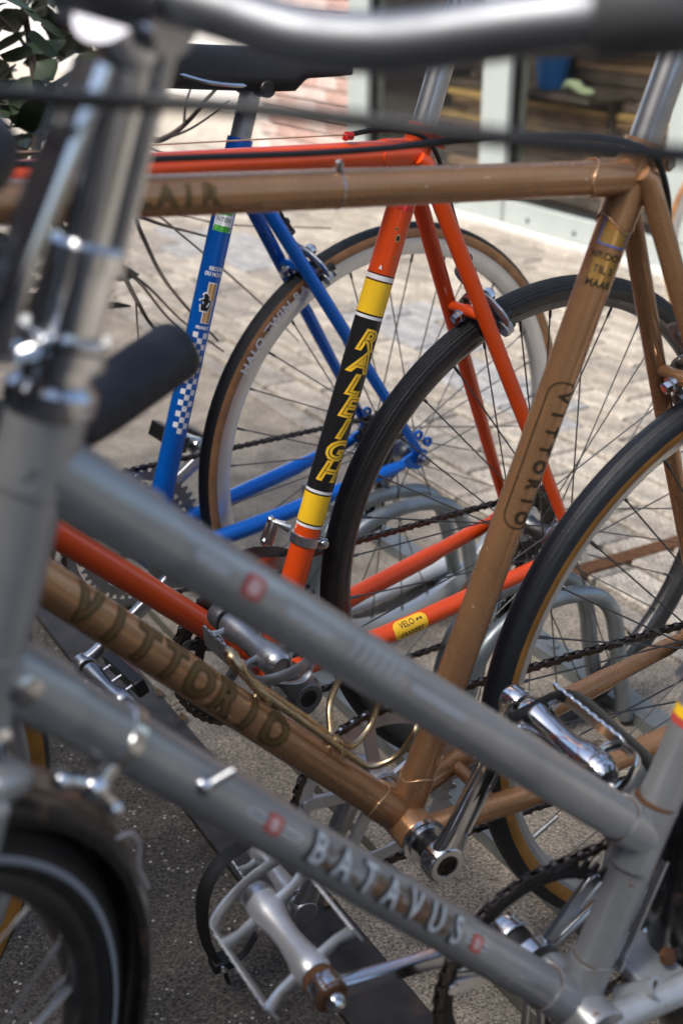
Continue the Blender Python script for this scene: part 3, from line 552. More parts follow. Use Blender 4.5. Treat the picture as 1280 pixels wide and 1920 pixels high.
    # seat post and saddle
    top = P3(sl_)+sd*c.get('post', .20); n = 64; B = MB(); vs_ = []; L_ = (top-P3(sl_)).length; e1 = V((0, -1, 0)); e2 = e1.cross(sd); rows = 36
    for i in range(rows+1):
        u_ = i/rows*L_
        for k in range(n):
            q = 2*math.pi*k/n; rr = .0134
            if c.get('flutes'):
                for g_ in c['flutes'][1]:
                    dq = abs((q-R(g_)+math.pi) % (2*math.pi)-math.pi)*.0134; u0 = c['flutes'][0]
                    dist = dq if u_ >= u0 else math.hypot(dq, u0-u_)
                    if dist < .0030: rr = .0134-.0022*math.sqrt(max(0, 1-(dist/.0030)**2))
            vs_.append(P3(sl_)+sd*u_+(e1*math.cos(q)+e2*math.sin(q))*rr)
    B.add(vs_, [[i*n+k, i*n+(k+1) % n, (i+1)*n+(k+1) % n, (i+1)*n+k] for i in range(rows) for k in range(n)]); J['post'] = B.build('seat_post', c.get('postmat', 'alloy'), r, 60)
    if c.get('saddle', True): saddle(r, (top.x+.004, top.z+.004), c.get('sad_ang', 0.), **c.get('sad_kw', {}))
    # wheels
    wk = dict(c['wheel']); J['rear'] = wheel(r, MX.Translation(P3(hub)), cogs=c.get('cogs'), **wk)
    wk.update(axle=.05); wk.update(dish=(-.033, .033)); J['front'] = wheel(r, S @ MX.Translation(P3(fh)), **wk)
    caliper(r, fh, (HB[0]-hd.x*.03-.0, HB[1]-hd.z*.03), rear=-1)[0].matrix_local = S
    return r, J
#PART3
# ------------------------------------------------------------------ setting: ground, concrete, paving
def sheet(name, a0, a1, c0, c1, z, mt, kind='structure'):
    b = MB(); na, nc = max(1, int((a1-a0)/2)), max(1, int((c1-c0)/2)); na, nc = min(na, 8), min(nc, 8)
    b.add([RC(a0+(a1-a0)*i/na, c0+(c1-c0)*j/nc, z) for i in range(na+1) for j in range(nc+1)], [[i*(nc+1)+j, (i+1)*(nc+1)+j, (i+1)*(nc+1)+j+1, i*(nc+1)+j+1] for i in range(na) for j in range(nc)])
    return tag(b.build(name, mt), kind=kind)
sheet('ground', -60, 60, -60, 60, 0, 'asphalt_old')
sheet('concrete_strip', .612, 1.40, -6, 12, .004, 'concrete_brown')
b = MB(); b.bar(RC(.571, -6, .002), RC(.571, 12, .002), .082, .012); tag(b.build('steel_channel', 'plate_steel', bev=.001), kind='structure')
b = MB(); b.bar(RC(.700, -6, .0015), RC(.700, 12, .0015), .010, .009); tag(b.build('slab_joint', 'joint_moss'), kind='structure')
b = MB(); b.bar(RC(1.36, 1.60, .020), RC(2.15, 1.63, .024), .034, .010); tag(b.build('rusty_strip', 'rust', bev=.001), kind='structure')
pav = sheet('pavement', 1.40, 3.17, -4, 11, .004, 'joint_moss')
sheet('yard', 3.17, 4.2, 6.58, 18, .004, 'paver_2'); sheet('yard', 1.40, 3.17, 11, 18, .004, 'paver_2')
b = MB(); b.bar(RC(1.385, -6, .004), RC(1.385, 12, .004), .05, .016); tag(b.build('kerb_strip', 'paver_3', bev=.003), kind='structure')
def paver_mesh(l, wd, h, mt):
    b = MB(); e = .004; T = [(-l/2+e, -wd/2+e), (l/2-e, -wd/2+e), (l/2-e, wd/2-e), (-l/2+e, wd/2-e)]; B_ = [(-l/2, -wd/2), (l/2, -wd/2), (l/2, wd/2), (-l/2, wd/2)]
    b.add([(*p, h) for p in T]+[(*p, h-e) for p in B_]+[(*p, 0) for p in B_], [[0, 1, 2, 3]]+[[4+i, 4+(i+1) % 4, (i+1) % 4, i] for i in range(4)]+[[8+i, 8+(i+1) % 4, 4+(i+1) % 4, 4+i] for i in range(4)])
    return b.mesh('paver', mt, 30)
PL, PW = .213, .104
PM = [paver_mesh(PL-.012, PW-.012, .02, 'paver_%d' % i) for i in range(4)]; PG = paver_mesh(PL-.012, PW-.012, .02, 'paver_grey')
cells = []; a = 1.412; row = 0
while a < 3.14:
    c = -1.2+(PL/2 if row % 2 else 0)
    while c < 9.5:
        cells.append((a+PW/2, c+PL/2)); c += PL
    a += PW; row += 1
def shadow_patch(a, c):  # where soft shadows on the paving are painted as greyer pavers
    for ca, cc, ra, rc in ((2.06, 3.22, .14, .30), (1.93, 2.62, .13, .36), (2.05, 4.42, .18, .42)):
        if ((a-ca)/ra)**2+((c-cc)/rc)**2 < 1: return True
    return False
def seen(a, c):
    p = RC(a, c, .02)-V((0, 0, CAM_H)); z = p.dot(_d)
    if z < .3: return False
    x = 640+2452*p.dot(_r2)/z; y = 960-2452*p.dot(_u2)/z; return -60 < x < 1340 and -20 < y < 1980
cells.sort(key=lambda q: (0 if seen(*q) else 1, RC(*q).length)); far_ = {}
for i, (a, c) in enumerate(cells):
    me = PG if shadow_patch(a, c) else random.choice(PM); z = .001+random.uniform(-.0025, .0025); rot = AZ+math.pi/2+random.gauss(0, .012)
    m = MX.Translation(RC(a, c, z)) @ MX.Rotation(rot, 4, 'Z') @ MX.Rotation(random.gauss(0, .008), 4, 'X') @ MX.Rotation(random.gauss(0, .006), 4, 'Y')
    if i < 300: inst('paver', me, pav, m)
    else:
        L_ = far_.setdefault(me.name, (me, MB())); n0 = len(L_[1].v); L_[1].v += [m @ v.co for v in me.vertices]; L_[1].f += [[k+n0 for k in p.vertices] for p in me.polygons]; L_[1].m += [0]*len(me.polygons)
for k, (me, mb) in far_.items():
    o = bpy.data.objects.new('paver_field', None); 
    bpy.data.objects.remove(o); mm = bpy.data.meshes.new('paver_field'); mm.from_pydata([tuple(p) for p in mb.v], [], mb.f); mm.materials.append(me.materials[0]); o = bpy.data.objects.new('paver_field', mm); COL.objects.link(o); o.parent = pav; o['kind'] = 'stuff'

# ------------------------------------------------------------------ shop front, brick wall, white wall
sf = empty('shop_front', None, MX.Translation(RC(3.2, 4.3))); tag(sf, 'grey-green glazed shop front with timber stacked behind its panes', 'building')
def W(a, c, z): return RC(a, c, z)-RC(3.2, 4.3)
def wbox(mb, a0, a1, c0, c1, z0, z1): mb.box(W((a0+a1)/2, (c0+c1)/2, (z0+z1)/2), (a1-a0, c1-c0, z1-z0), (UA, UC, V((0, 0, 1))))
posts = [2.27, 3.27, 4.33, 5.39]
for c in posts:
    b = MB(); wbox(b, 3.17, 3.27, c-.085, c+.085, .0, 2.6); b.build('post', 'frame_green', sf, bev=.004)
for i in range(3):
    c0, c1 = posts[i]+.087, posts[i+1]-.087
    b = MB(); wbox(b, 3.18, 3.26, c0, c1, .045, .135); r_ = b.build('bottom_rail', 'frame_green', sf, bev=.004)
    for t in (.18, .5, .82): q = W(3.18, c0+(c1-c0)*t, .075); b = MB(); b.lathe(q, -UA, [(.009, -.002), (.009, .003), (.006, .005)], 12); b.build('bolt', 'steel_dark', r_)
    b = MB(); wbox(b, 3.18, 3.26, c0, c1, 2.5, 2.6); b.build('top_rail', 'frame_green', sf, bev=.004)
    b = MB(); wbox(b, 3.215, 3.223, c0, c1, .137, 2.498); b.build('pane', 'window_glass', sf)
    b = MB()
    for c in (c0+.012, c1-.012): wbox(b, 3.195, 3.212, c-.010, c+.010, .138, 2.497)
    wbox(b, 3.195, 3.212, c0+.024, c1-.024, .138, .158); b.build('gasket', 'black_plastic', sf)
b = MB(); wbox(b, 3.14, 3.30, 2.0, 5.475, -.01, .043); b.build('sill', 'plinth_stone', sf, bev=.004)
b = MB(); wbox(b, 3.28, 5.6, 1.6, 5.6, -.02, .03); wbox(b, 5.6, 5.7, 1.6, 5.6, 0, 2.6); wbox(b, 3.3, 5.6, 5.6, 5.7, 0, 2.6); wbox(b, 3.3, 5.6, 1.5, 1.6, 0, 2.6); wbox(b, 3.2, 5.7, 1.5, 5.7, 2.6, 2.7); b.build('interior', 'room_dark', sf)
# things behind the glass
def crate(a, c, z, sz, mt, name, label, cat, rz=0, group=None):
    r_ = tag(empty(name, None, MX.Translation(RC(a, c, z)) @ MX.Rotation(AZ+rz, 4, 'Z')), label, cat, group); return r_
ts = tag(empty('timber_stack', None, MX.Translation(RC(3.75, 4.0, .03)) @ MX.Rotation(AZ, 4, 'Z')), 'stack of brown and ochre boards behind the shop window', 'timber')
k = 0; z = .0
while z < 1.0:
    h = random.choice((.03, .04, .05)); x0 = random.uniform(-.04, .04)
    for q in range(3):
        b = MB(); b.box((x0+(q-1)*.13, random.uniform(-.2, .2), z+h/2), (.12, 2.5, h-.004)); b.build('board', random.choice(('wood_brown', 'wood_brown', 'wood_dark', 'wood_brown', 'wood_ochre') if .28 < z < .5 else ('wood_brown', 'wood_dark', 'wood_dark')), ts, bev=.003)
    z += h
ob = crate(3.50, 4.386, .53, 1, 'crate_blue', 'plastic_tub', 'bright blue plastic tub behind the middle shop pane', 'tub')
b = MB(); b.lathe((0, 0, 0), (0, 0, 1), [(.055, 0), (.075, .12), (.080, .12), (.080, .128), (.070, .128), (.052, .01), (.0, .01)], 24); b.build('tub_body', 'crate_blue', ob, 30)
b = MB(); b.tube(spline([(0, -.078, .12), (0, -.05, .17), (0, .05, .17), (0, .078, .12)], 6), .004, 8); b.build('tub_handle', 'chrome', ob)
sh_ = tag(empty('shelf', None, MX.Translation(RC(3.48, 4.386-.05, .516)) @ MX.Rotation(AZ, 4, 'Z')), 'narrow dark shelf behind the glass under the blue tub', 'shelf')
b = MB(); b.bar((0, -.34, 0), (0, .34, 0), .22, .022); b.build('shelf_board', 'wood_dark', sh_, bev=.002)
for y_ in (-.3, .3): b = MB(); b.bar((.05, y_, -.25), (.05, y_, -.011), .03, .03, (1, 0, 0)); b.build('bracket', 'wood_dark', sh_)
gl = tag(empty('work_glove', None, MX.Translation(RC(3.44, 4.20, .530)) @ MX.Rotation(AZ, 4, 'Z')), 'pale green work glove lying right of the blue tub', 'glove')
b = MB(); b.tube(spline([(0, .03, .02), (0, 0, .035), (0, -.05, .030), (0, -.075, .015)], 6), [.018]*6+[.030]*6+[.026]*7, 12, flat=((0, 0, 1), .6, 1)); b.build('palm', 'cloth_pale', gl, 60)
for i, (x, l) in enumerate(((-.022, .045), (-.008, .055), (.008, .052), (.02, .04))): b = MB(); b.tube(spline([(x, -.07, .015), (x*1.2, -.09, .018), (x*1.3, -.075-l, .006)], 5), .0075, 8); b.build('finger', 'cloth_pale', gl, 60)
bw = empty('brick_wall', None, MX.Translation(RC(3.24, 6.0))); tag(bw, 'pale red brick wall with white mortar left of the shop front', 'wall')
def W2(a, c, z): return RC(a, c, z)-RC(3.24, 6.0)
b = MB(); b.box(W2(3.31, 6.03, 1.2), (.10, 1.10, 2.4), (UA, UC, V((0, 0, 1)))); b.build('mortar', 'mortar', bw)
bm_ = [paver_mesh(.20, .058, .022, m_) for m_ in ('brick_red', 'brick_pale')]
z = .035; row = 0
while z < 1.65:
    c = 5.49+(.105 if row % 2 else 0)
    while c+.2 < 6.6:
        m = MX.Translation(W2(3.262, c+.10, z)) @ MX(((-UC.x, 0, -UA.x, 0), (-UC.y, 0, -UA.y, 0), (0, 1, 0, 0), (0, 0, 0, 1)))
        inst('brick', random.choice(bm_), bw, m); c += .21
    z += .069; row += 1
ww = tag(empty('white_wall', None, MX.Translation(RC(4.1, 9))), 'white boarded wall in full light beyond the brick wall', 'wall')
for k in range(16):
    b = MB(); b.box(RC(4.1, 12.3, .08+k*.15)-RC(4.1, 9), (.03, 11.4, .143), (UA, UC, V((0, 0, 1)))); b.build('board', 'white_boards', ww, bev=.004)
dp = tag(empty('drainpipe', None, MX.Translation(RC(4.00, 7.75))), 'pale grey drainpipe standing before the white wall', 'pipe')
b = MB(); b.cyl((0, 0, 0), (0, 0, 2.4), .065, n=24); b.build('pipe', 'frame_green', dp)
b = MB(); b.lathe((0, 0, .9), (0, 0, 1), [(.075, 0), (.075, .04)], 24); b.lathe((0, 0, 2.0), (0, 0, 1), [(.075, 0), (.075, .04)], 24); b.build('clip', 'frame_green', dp)

mat('house_brick', (.085, .05, .038), .85, noise=.4, nscale=9, bump=.4, bscale=60); mat('plinth_dark', (.07, .066, .06), .8, noise=.3, nscale=8); mat('pane_dark', (.03, .034, .036), .08)
# ------------------------------------------------------------------ unseen building added behind the camera to shade the rack and darken chrome reflections
hs = tag(empty('house', None, MX.Translation(RC(-3.0, 2.0))), 'dark brick house across the alley from the rack', 'house')
def W3(a, c, z): return RC(a, c, z)-RC(-3.0, 2.0)
def hbox(mb, a0, a1, c0, c1, z0, z1): mb.box(W3((a0+a1)/2, (c0+c1)/2, (z0+z1)/2), (a1-a0, c1-c0, z1-z0), (UA, UC, V((0, 0, 1))))
HW = 4.55
wins = [(-7.0, -5.8), (-4.4, -3.2), (-.6, .6), (2.2, 3.4), (5.0, 6.2), (7.8, 9.0)]
b = MB(); hbox(b, -7.0, -3.12, -9, 12, 0, HW); b.build('core', 'house_brick', hs)
edges = [-9.0]+[x for w_ in wins for x in w_]+[12.0]
b = MB()
for i in range(0, len(edges), 2): hbox(b, -3.12, -3.0, edges[i], edges[i+1], .35, HW)
for c0, c1 in wins: hbox(b, -3.118, -3.002, c0, c1, .35, .95); hbox(b, -3.118, -3.002, c0, c1, 2.45, HW)
b.build('wall', 'house_brick', hs)
b = MB(); hbox(b, -3.12, -2.96, -9, 12, 0, .349); b.build('plinth', 'plinth_dark', hs)
b = MB(); hbox(b, -7.1, -2.86, -9.1, 12.1, HW, HW+.12); b.build('cornice', 'plinth_dark', hs)
for c0, c1 in wins:
    b = MB()
    for x in (c0+.03, (c0+c1)/2, c1-.03): hbox(b, -3.09, -3.04, x-.03, x+.03, .951, 2.449)
    for z in (.98, 1.9, 2.42): hbox(b, -3.088, -3.042, c0, c1, z-.03, z+.03)
    f_ = b.build('window', 'white_paint', hs); b = MB(); hbox(b, -3.07, -3.064, c0, c1, .951, 2.449); b.build('pane', 'pane_dark', f_); b = MB(); hbox(b, -3.05, -2.93, c0-.05, c1+.05, .89, .949); b.build('sill', 'plinth_dark', f_)

# ------------------------------------------------------------------ bicycle rack
rk = tag(empty('bicycle_rack', None, MX.Translation(RC(1.0, 1.2))), 'galvanised steel bicycle rack with paired hoops under the rear wheels', 'bike rack'); O0 = RC(1.0, 1.2)
hoop = [(.872, .0), (.876, .06), (.884, .125), (.905, .180), (.945, .212), (.99, .224), (1.04, .226), (1.085, .215), (1.115, .188), (1.130, .150), (1.142, .09), (1.165, .0)]
for c in (.475, .53, .835, .893, 1.196, 1.258, 1.555, 1.612):
    b = MB(); b.tube(spline([RC(a_, c, z_+.018)-O0 for a_, z_ in hoop], 5), .0118, 16); b.build('hoop', 'galvanised', rk, 60)
for a_ in (.845, 1.195):
    b = MB(); o1, o2 = RC(a_, .1, .022)-O0, RC(a_, 2.2, .022)-O0; b.bar(o1, o2, .042, .006); b.bar(o1-UA*.019-V((0, 0, .011)), o2-UA*.019-V((0, 0, .011)), .004, .022); rl = b.build('rail', 'galvanised', rk, bev=.001)
    for c in (.3, 1.02, 1.4, 2.1): q = RC(a_, c, .025)-O0; b = MB(); b.lathe(q, (0, 0, 1), [(.009, 0), (.009, .005), (.005, .006)], 6); b.build('bolt', 'galvanised', rl)
fb = tag(empty('flat_bar', None, MX.Translation(RC(1.09, 1.69, .03))), 'white painted bar with rounded end lying beside the blue rear wheel', 'bar'); O1 = RC(1.09, 1.69, .03)
b = MB(); b.tube([RC(.93, 1.655, .030)-O1, RC(1.06, 1.68, .034)-O1, RC(1.18, 1.71, .040)-O1, RC(1.21, 1.715, .042)-O1, RC(1.216, 1.716, .042)-O1], [.014, .018, .021, .018, .010], 14, flat=((0, 0, 1), .75, 1)); b.build('bar_body', 'white_paint', fb, 50)
b = MB(); b.bar(RC(.95, 1.70, .014)-O1, RC(1.17, 1.735, .016)-O1, .03, .004); b.build('bar_foot', 'galvanised', fb)
#PART4
# ------------------------------------------------------------------ orange bicycle
def clamp_ring(mb, p0, ax, r, h): mb.lathe(V(p0)-V(ax)*h/2, ax, [(r-.002, 0), (r, .001), (r, h-.001), (r-.002, h)], 32)
def rear_derailleur(root, hub, y, mt='alloy'):
    d = empty('rear_derailleur', root); H = V((hub[0], y, hub[1])); p1 = H+V((.022, 0, -.062)); p2 = H+V((-.004, 0, -.135))
    b = MB(); b.tube([H+V((.010, .006, -.026)), H+V((.004, .018, -.040)), H+V((-.012, .022, -.052)), H+V((.010, .016, -.064)), p1+V((0, .012, 0))], [.011, .013, .015, .013, .011], 12); b.build('body', mt, d, 50)
    for s in (-1, 1):
        b = MB(); b.bar(p1+V((0, s*.006, .010)), p2+V((0, s*.006, -.010)), .018, .0016, (0, 1, 0)); b.build('cage_plate', mt, d, bev=.0005)
    for p in (p1, p2):
        b = MB(); gg = gear(11, .0215, .018); b.annulus(gg, circ(len(gg), .005), .003, p); b.build('pulley', 'black_plastic', d, 30)
    return d
def front_derailleur(root, bb, sd, s, ring_r, y=.045, mt='alloy'):
    d = empty('front_derailleur', root); c = P3(bb)+sd*s; f = V((-sd.z, 0, sd.x)); b = MB(); clamp_ring(b, c, sd, .0172, .0125); b.build('clamp_band', mt, d, 35)
    b = MB(); q = c-f*.018; b.box(q+V((0, -.004, 0)), (.012, .014, .012), (f, V((0, 1, 0)), sd)); b.lathe(q+V((0, -.011, 0)), (0, -1, 0), [(.0055, 0), (.0055, .005), (.003, .006)], 16); b.build('clamp_bolt', 'chrome', d, 30, bev=.001)
    a = c+f*.012+V((0, .014, .0)); b = MB()
    for k in (0, .010): b.tube([a+V((0, k, .006)), a+f*.014+V((0, .010+k, .008)), a+f*.020+V((0, .016+k, -.022))], .0042, 8, flat=((0, 1, 0), .5, 1.2))
    b.build('linkage', mt, d, 40)
    for p_ in (a+V((0, .012, .006)), a+f*.014+V((0, .020, .008)), a+f*.020+V((0, .024, -.022))): b = MB(); b.sphere(p_, .0052, 10); b.build('rivet', 'chrome_clean', d)
    B = V((bb[0], 0, bb[1]))
    for yy, rr in ((y-.012, .018), (y+.009, .022)):
        b = MB(); P_ = [B+V((math.cos(R(t)), 0, math.sin(R(t))))*(ring_r+.004)+V((0, yy, 0)) for t in (58, 70, 84, 98, 110, 120)]; Q_ = [p+V((math.cos(R(t)), 0, math.sin(R(t))))*rr for p, t in zip(P_, (58, 70, 84, 98, 110, 120))]
        n = len(P_); b.add([p+V((0, e, 0)) for e in (-.0008, .0008) for p in P_+Q_], [[i, i+1, n+i+1, n+i] for i in range(n-1)]+[[2*n+i+1, 2*n+i, 3*n+i, 3*n+i+1] for i in range(n-1)]); b.build('cage', mt, d, 40)
    return d
def bands(parent, p0, ax, r, lst):
    for s0, s1, mt, lift in lst:
        b = MB(); b.lathe(V(p0)+V(ax)*s0, ax, [(r+lift, 0), (r+lift, s1-s0)], 40, caps=False); b.build('decal_band', mt, parent, 60)

cO = dict(ttr=.0150, str=.0150, paint='orange_paint', lugmat='orange_paint', bb=(0, .2627), lug=(.1785, .8324), hub=(.4084, .336), T=(-.402, .845), HT=(-.394, .871), HB=(-.460, .655), D=(-.452, .683), fhub=(-.605, .336), clamp=(-.48, .955), steer=R(6), bridge=.378, ss_top=-.008, ss_dx=.003,
          flutes=(.100, (18, 48, -40, 110, 140, 180, -90)), postmat='alloy', post=.205, cup='chrome', drop_mat='red_paint',
          wheel=dict(Ro=.337, tr=.0152, tyre=('rubber', 'rubber_side'), rim='rim_dark', rim_h=.015, tread=80, hub='alloy', n=36, ph=.05), cogs=[(28, .026), (24, .030), (21, .034), (18, .038), (16, .042), (14, .046)])
rO, J = road_bike('road_bicycle', -.08706, 1.33831, .59075, -.02945, cO)
tag(rO, 'orange racing bicycle with RALEIGH lettering on its black and yellow seat tube', 'bicycle', 'bicycles parked in the rack')
sd = J['sd']; bbO = P3(cO['bb']); topO = P3(cO['lug']); st_ = J['seat_tube']; rt = .0150
bands(st_, bbO, sd, rt, [(.4660, .4672, 'decal_black', .0003), (.4605, .4655, 'decal_white', .0003), (.4588, .4600, 'decal_black', .0003), (.4232, .4586, 'decal_yellow', .0003), (.4214, .4230, 'decal_black', .0003), (.4180, .4212, 'decal_white', .0003), (.2200, .4178, 'decal_black', .0003), (.2165, .2198, 'decal_white', .0003), (.2148, .2163, 'decal_black', .0003), (.1800, .2146, 'decal_yellow', .0003), (.1784, .1798, 'decal_black', .0003), (.1752, .1782, 'decal_white', .0003)])
for i, ch in enumerate('RALEIGH'):
    s = .394-i*.0252
    for th in (20,):
        decal('lettering', text_mesh(ch, .0315, bold=.0017, shear=.28), 'decal_gold', st_, bbO, topO, rt, s, R(th), R(-90), .0005, sx=1.05)
        decal('lettering', text_mesh(ch, .0315, bold=-.0011, shear=.28), 'decal_black', st_, bbO, topO, rt, s, R(th), R(-90), .0007, sx=1.05)
decal('decal_triangle', poly_bm([(-.002, -.002), (.002, -.002), (0, .003)]), 'decal_white', st_, bbO, topO, rt, .474, R(48), R(-90), .0004)
decal('red_patch', rect_bm(.022, .020, 1, 12), 'red_paint', st_, bbO, topO, rt, .548, R(18), 0, .0003)
for s, th, k in ((.508, 12, .003), (.517, 30, .0014), (.487, 5, .001)):
    decal('paint_chip', poly_bm(circ(9, k)), 'decal_tan', st_, bbO, topO, rt, s, R(th), 0, .0003, sx=1.6); decal('paint_chip', poly_bm(circ(9, k*.6)), 'steel_dark', st_, bbO, topO, rt, s, R(th), 0, .0005, sx=1.6)
# sticker on the near chain stay
cm, ce = J['cs_m'], J['cs_e']
decal('sticker', poly_bm(rrect(.046, .026, .009)), 'decal_gold', J['cs'], cm, ce, .0122, .040, R(22), 0, .0009, r_end=.0114)
decal('lettering', text_mesh('VELO', .0105, bold=.0001), 'decal_black', J['cs'], cm, ce, .0122, .036, R(48), 0, .0012, sx=.8, r_end=.0114)
decal('lettering', text_mesh("d'ANVERS", .0105, bold=.0001), 'decal_black', J['cs'], cm, ce, .0122, .040, R(-10), 0, .0012, sx=.72, r_end=.0114)
zz = [(.001*i, .0012*(1 if i % 2 else -1)) for i in range(-4, 5)]
decal('squiggle', poly_bm(zz+[(x, y+.0009) for x, y in reversed(zz)]), 'decal_black', J['cs'], cm, ce, .0122, .053, R(46), 0, .0012, r_end=.0114)
# drive side
cr_, rrO = chainring(rO, cO['bb'], .047, 50, 'alloy_grey', 5, .3, .012, 'alloy_grey', teeth_mt='steel_dark', double=40)
dO = (-.62, .785); _, e1 = crank(rO, cO['bb'], dO, -.078, .174, 'alloy_grey', .0150, .013, fluted=True); _, e2 = crank(rO, cO['bb'], (-dO[0], -dO[1]), .078, .174, 'alloy_grey', .0150, .013)
pedal(rO, e1, -1, R(8), 'alloy_dull', cap='alloy', clip=False, fat=1.15); pedal(rO, e2, 1, R(20), 'alloy_dull')
b = MB(); e1v = e1+V((0, -.045, 0)); b.tube(spline([e1v+V((-.030, 0, .01)), e1v+V((-.012, -.02, -.030)), e1v+V((.030, -.025, -.052)), e1v+V((.060, -.02, -.058)), e1v+V((.075, -.012, -.030)), e1v+V((.078, .01, .012))], 6), .0028, 8, flat=((0, 1, 0), 1.8, .6)); b.build('toe_clip', 'alloy_dull', rO, 60)
chain(rO, chain_path(cO['bb'], rrO, .047, cO['hub'], .036, .038)); rear_derailleur(rO, cO['hub'], .040, 'alloy'); front_derailleur(rO, cO['bb'], sd, .158, rrO, .045, 'alloy')
_, q, u = caliper(rO, cO['hub'], J['bridge'], 'alloy_dull', 1, cable_y=-.004)
b = MB(); b.cyl(V((.086, -.004, .8565)), V((.094, -.004, .8560)), .0042, n=12); b.tube([V((.088, 0, .853)), V((.088, -.004, .8575))], .0032, 8); b.build('cable_stop', 'red_paint', rO)
cable(rO, [(.092, -.004, .8575), (.120, -.006, .860), (.152, -.010, .8585), (.176, -.019, .850), (.197, -.018, .825), tuple(V((.225, -.006, .775))), tuple(q+u*.05), tuple(q+u*.012)], .0026, name='cable_housing')
cable(rO, [(.088, -.004, .8575), (-.15, -.004, .8620), (-.36, -.004, .8660)], .0008, 'copper_edge', name='brake_cable')
# ------------------------------------------------------------------ copper bicycle
cC = dict(paint='copper_paint', bb=(0, .2684), lug=(.189, .858), hub=(.4207, .336), T=(-.402, .878), HT=(-.394, .905), HB=(-.4595, .690), D=(-.4494, .723), fhub=(-.612, .336), clamp=(-.478, .975), quill=.05, steer=R(27), bar_kw=dict(tail=1.30, rise=.016, tr=.0186), bridge=.38, ttr=.0143, str=.0150, dtr=.0168, edge='copper_edge', post=.22, postmat='alloy', cup='chrome',
          wheel=dict(Ro=.338, tr=.0155, tyre=('rubber_blue', 'gum_amber'), tread=84, rim='rim_silver', rim_h=.015, hub='alloy_dull', n=36, ph=.02), cogs=[(26, .026), (23, .030), (20, .034), (17, .038), (14, .042)])
rC, J = road_bike('road_bicycle', .05620, 1.04210, .49800, -.03670, cC)
tag(rC, 'copper brown racing bicycle with VITTORIO lettering and gold wire bottle cage', 'bicycle', 'bicycles parked in the rack')
sd = J['sd']; bbC = P3(cC['bb']); topC = P3(cC['lug']); stl = (topC-bbC).length
dt0, dt1 = P3(cC['D']), bbC; dl_ = (dt1-dt0).length; ddn = (dt1-dt0).normalized()
def sC(x): return (x-dt0.x)/ddn.x
# down tube lettering, one piece per character
for i, ch in enumerate('VITTORIO'):
    x = -.302+(.302-.146)*(i+(0 if ch != 'I' else 0))/7
    decal('lettering', text_mesh(ch, .043, bold=.0034), 'decal_olive', J['down_tube'], dt0, dt1, .0168, sC(x), R(14), R(0), .0004, sx=.82)
    decal('lettering', text_mesh(ch, .043, bold=.0004), 'decal_mid', J['down_tube'], dt0, dt1, .0168, sC(x), R(14), R(0), .0006, sx=.82)
# top tube lettering
for i, ch in enumerate('POPULAIR'):
    decal('lettering', text_mesh(ch, .0205, bold=.0012), 'decal_mid', J['top_tube'], P3(cC['T']), topC, .0143, .209-.0160*(7-i), R(8), 0, .0004, sx=1.0)
# seat tube: boxed name, stickers
def sS(z): return stl-(z-.2684)/sd.z
s0, s1 = sS(.690), sS(.560)
decal('decal_frame', ring_bm(rrect(s1-s0, .030, .013, 6), rrect(s1-s0-.0028, .0272, .0116, 6)), 'decal_brown', J['seat_tube'], topC, bbC, .0150, (s0+s1)/2, R(-36+26), 0, .0004)
for i, ch in enumerate('VITTORIO'):
    decal('lettering', text_mesh(ch, .0185, bold=.0007), 'decal_brown', J['seat_tube'], topC, bbC, .0150, s0+.013+i*(s1-s0-.024)/7, R(-36+32), 0, .0005, sx=.85)
sA, sB = sS(.834), sS(.803)
decal('sticker', rect_bm(sB-sA, .025, 1, 12), 'decal_ochre', J['seat_tube'], topC, bbC, .0150, (sA+sB)/2, R(-26), 0, .0004)
decal('sticker_border', ring_bm(rrect(sB-sA+.002, .027, .001, 1), rrect(sB-sA-.0012, .0242, .001, 1)), 'decal_blue', J['seat_tube'], topC, bbC, .0150, (sA+sB)/2, R(-26), 0, .0006)
decal('lettering', text_mesh('500', .009), 'decal_orange', J['seat_tube'], topC, bbC, .0150, (sA+sB)/2, R(-36), R(90), .0007)
decal('sticker', rect_bm(.026, .023, 1, 12), 'decal_ochre', J['seat_tube'], topC, bbC, .0150, sS(.783), R(-24), 0, .0004)
for k, tx in enumerate(('NROOT', 'TIL 2', 'MAAR')):
    decal('lettering', text_mesh(tx, .0082, bold=.0002), 'decal_brown', J['seat_tube'], topC, bbC, .0150, sS(.794-.011*k), R(-28), R(90), .0007)
b = MB(); clamp_ring(b, topC-sd*.042, sd, .0150, .0022); b.build('lug_line', 'decal_brown', rC, 40)
# bottle cage of bent wire on the down tube
nrm = V((-ddn.z, 0, ddn.x)); nrm = nrm if nrm.z > 0 else -nrm; cg = empty('bottle_cage', rC)
def cgp(x, h, y): return dt0+ddn*sC(x)+nrm*h+V((0, y, 0))
Lw = [cgp(-.175, .024, -.011), cgp(-.120, .0235, -.013), cgp(-.080, .0225, -.014), cgp(-.066, .027, -.018), cgp(-.060, .050, -.026), cgp(-.066, .078, -.030), cgp(-.062, .092, -.010)]
Rw = [V((p.x, -p.y, p.z)) for p in Lw]
b = MB(); b.tube(spline(Lw+list(reversed(Rw)), 6), .0034, 10); b.tube(spline([Lw[0], cgp(-.195, .031, -.007), cgp(-.200, .034, 0), cgp(-.195, .031, .007), Rw[0]], 6), [.0034]*5+[.0058]*15+[.0034]*5, 10); b.build('backbone', 'gold_wire', cg, 60)
b = MB(); b.tube(spline([cgp(-.090, .0235, .013), cgp(-.094, .045, .036), cgp(-.100, .078, .040), cgp(-.110, .095, .020), cgp(-.112, .098, 0)], 6), .0034, 10); b.build('side_arm', 'gold_wire', cg, 60)
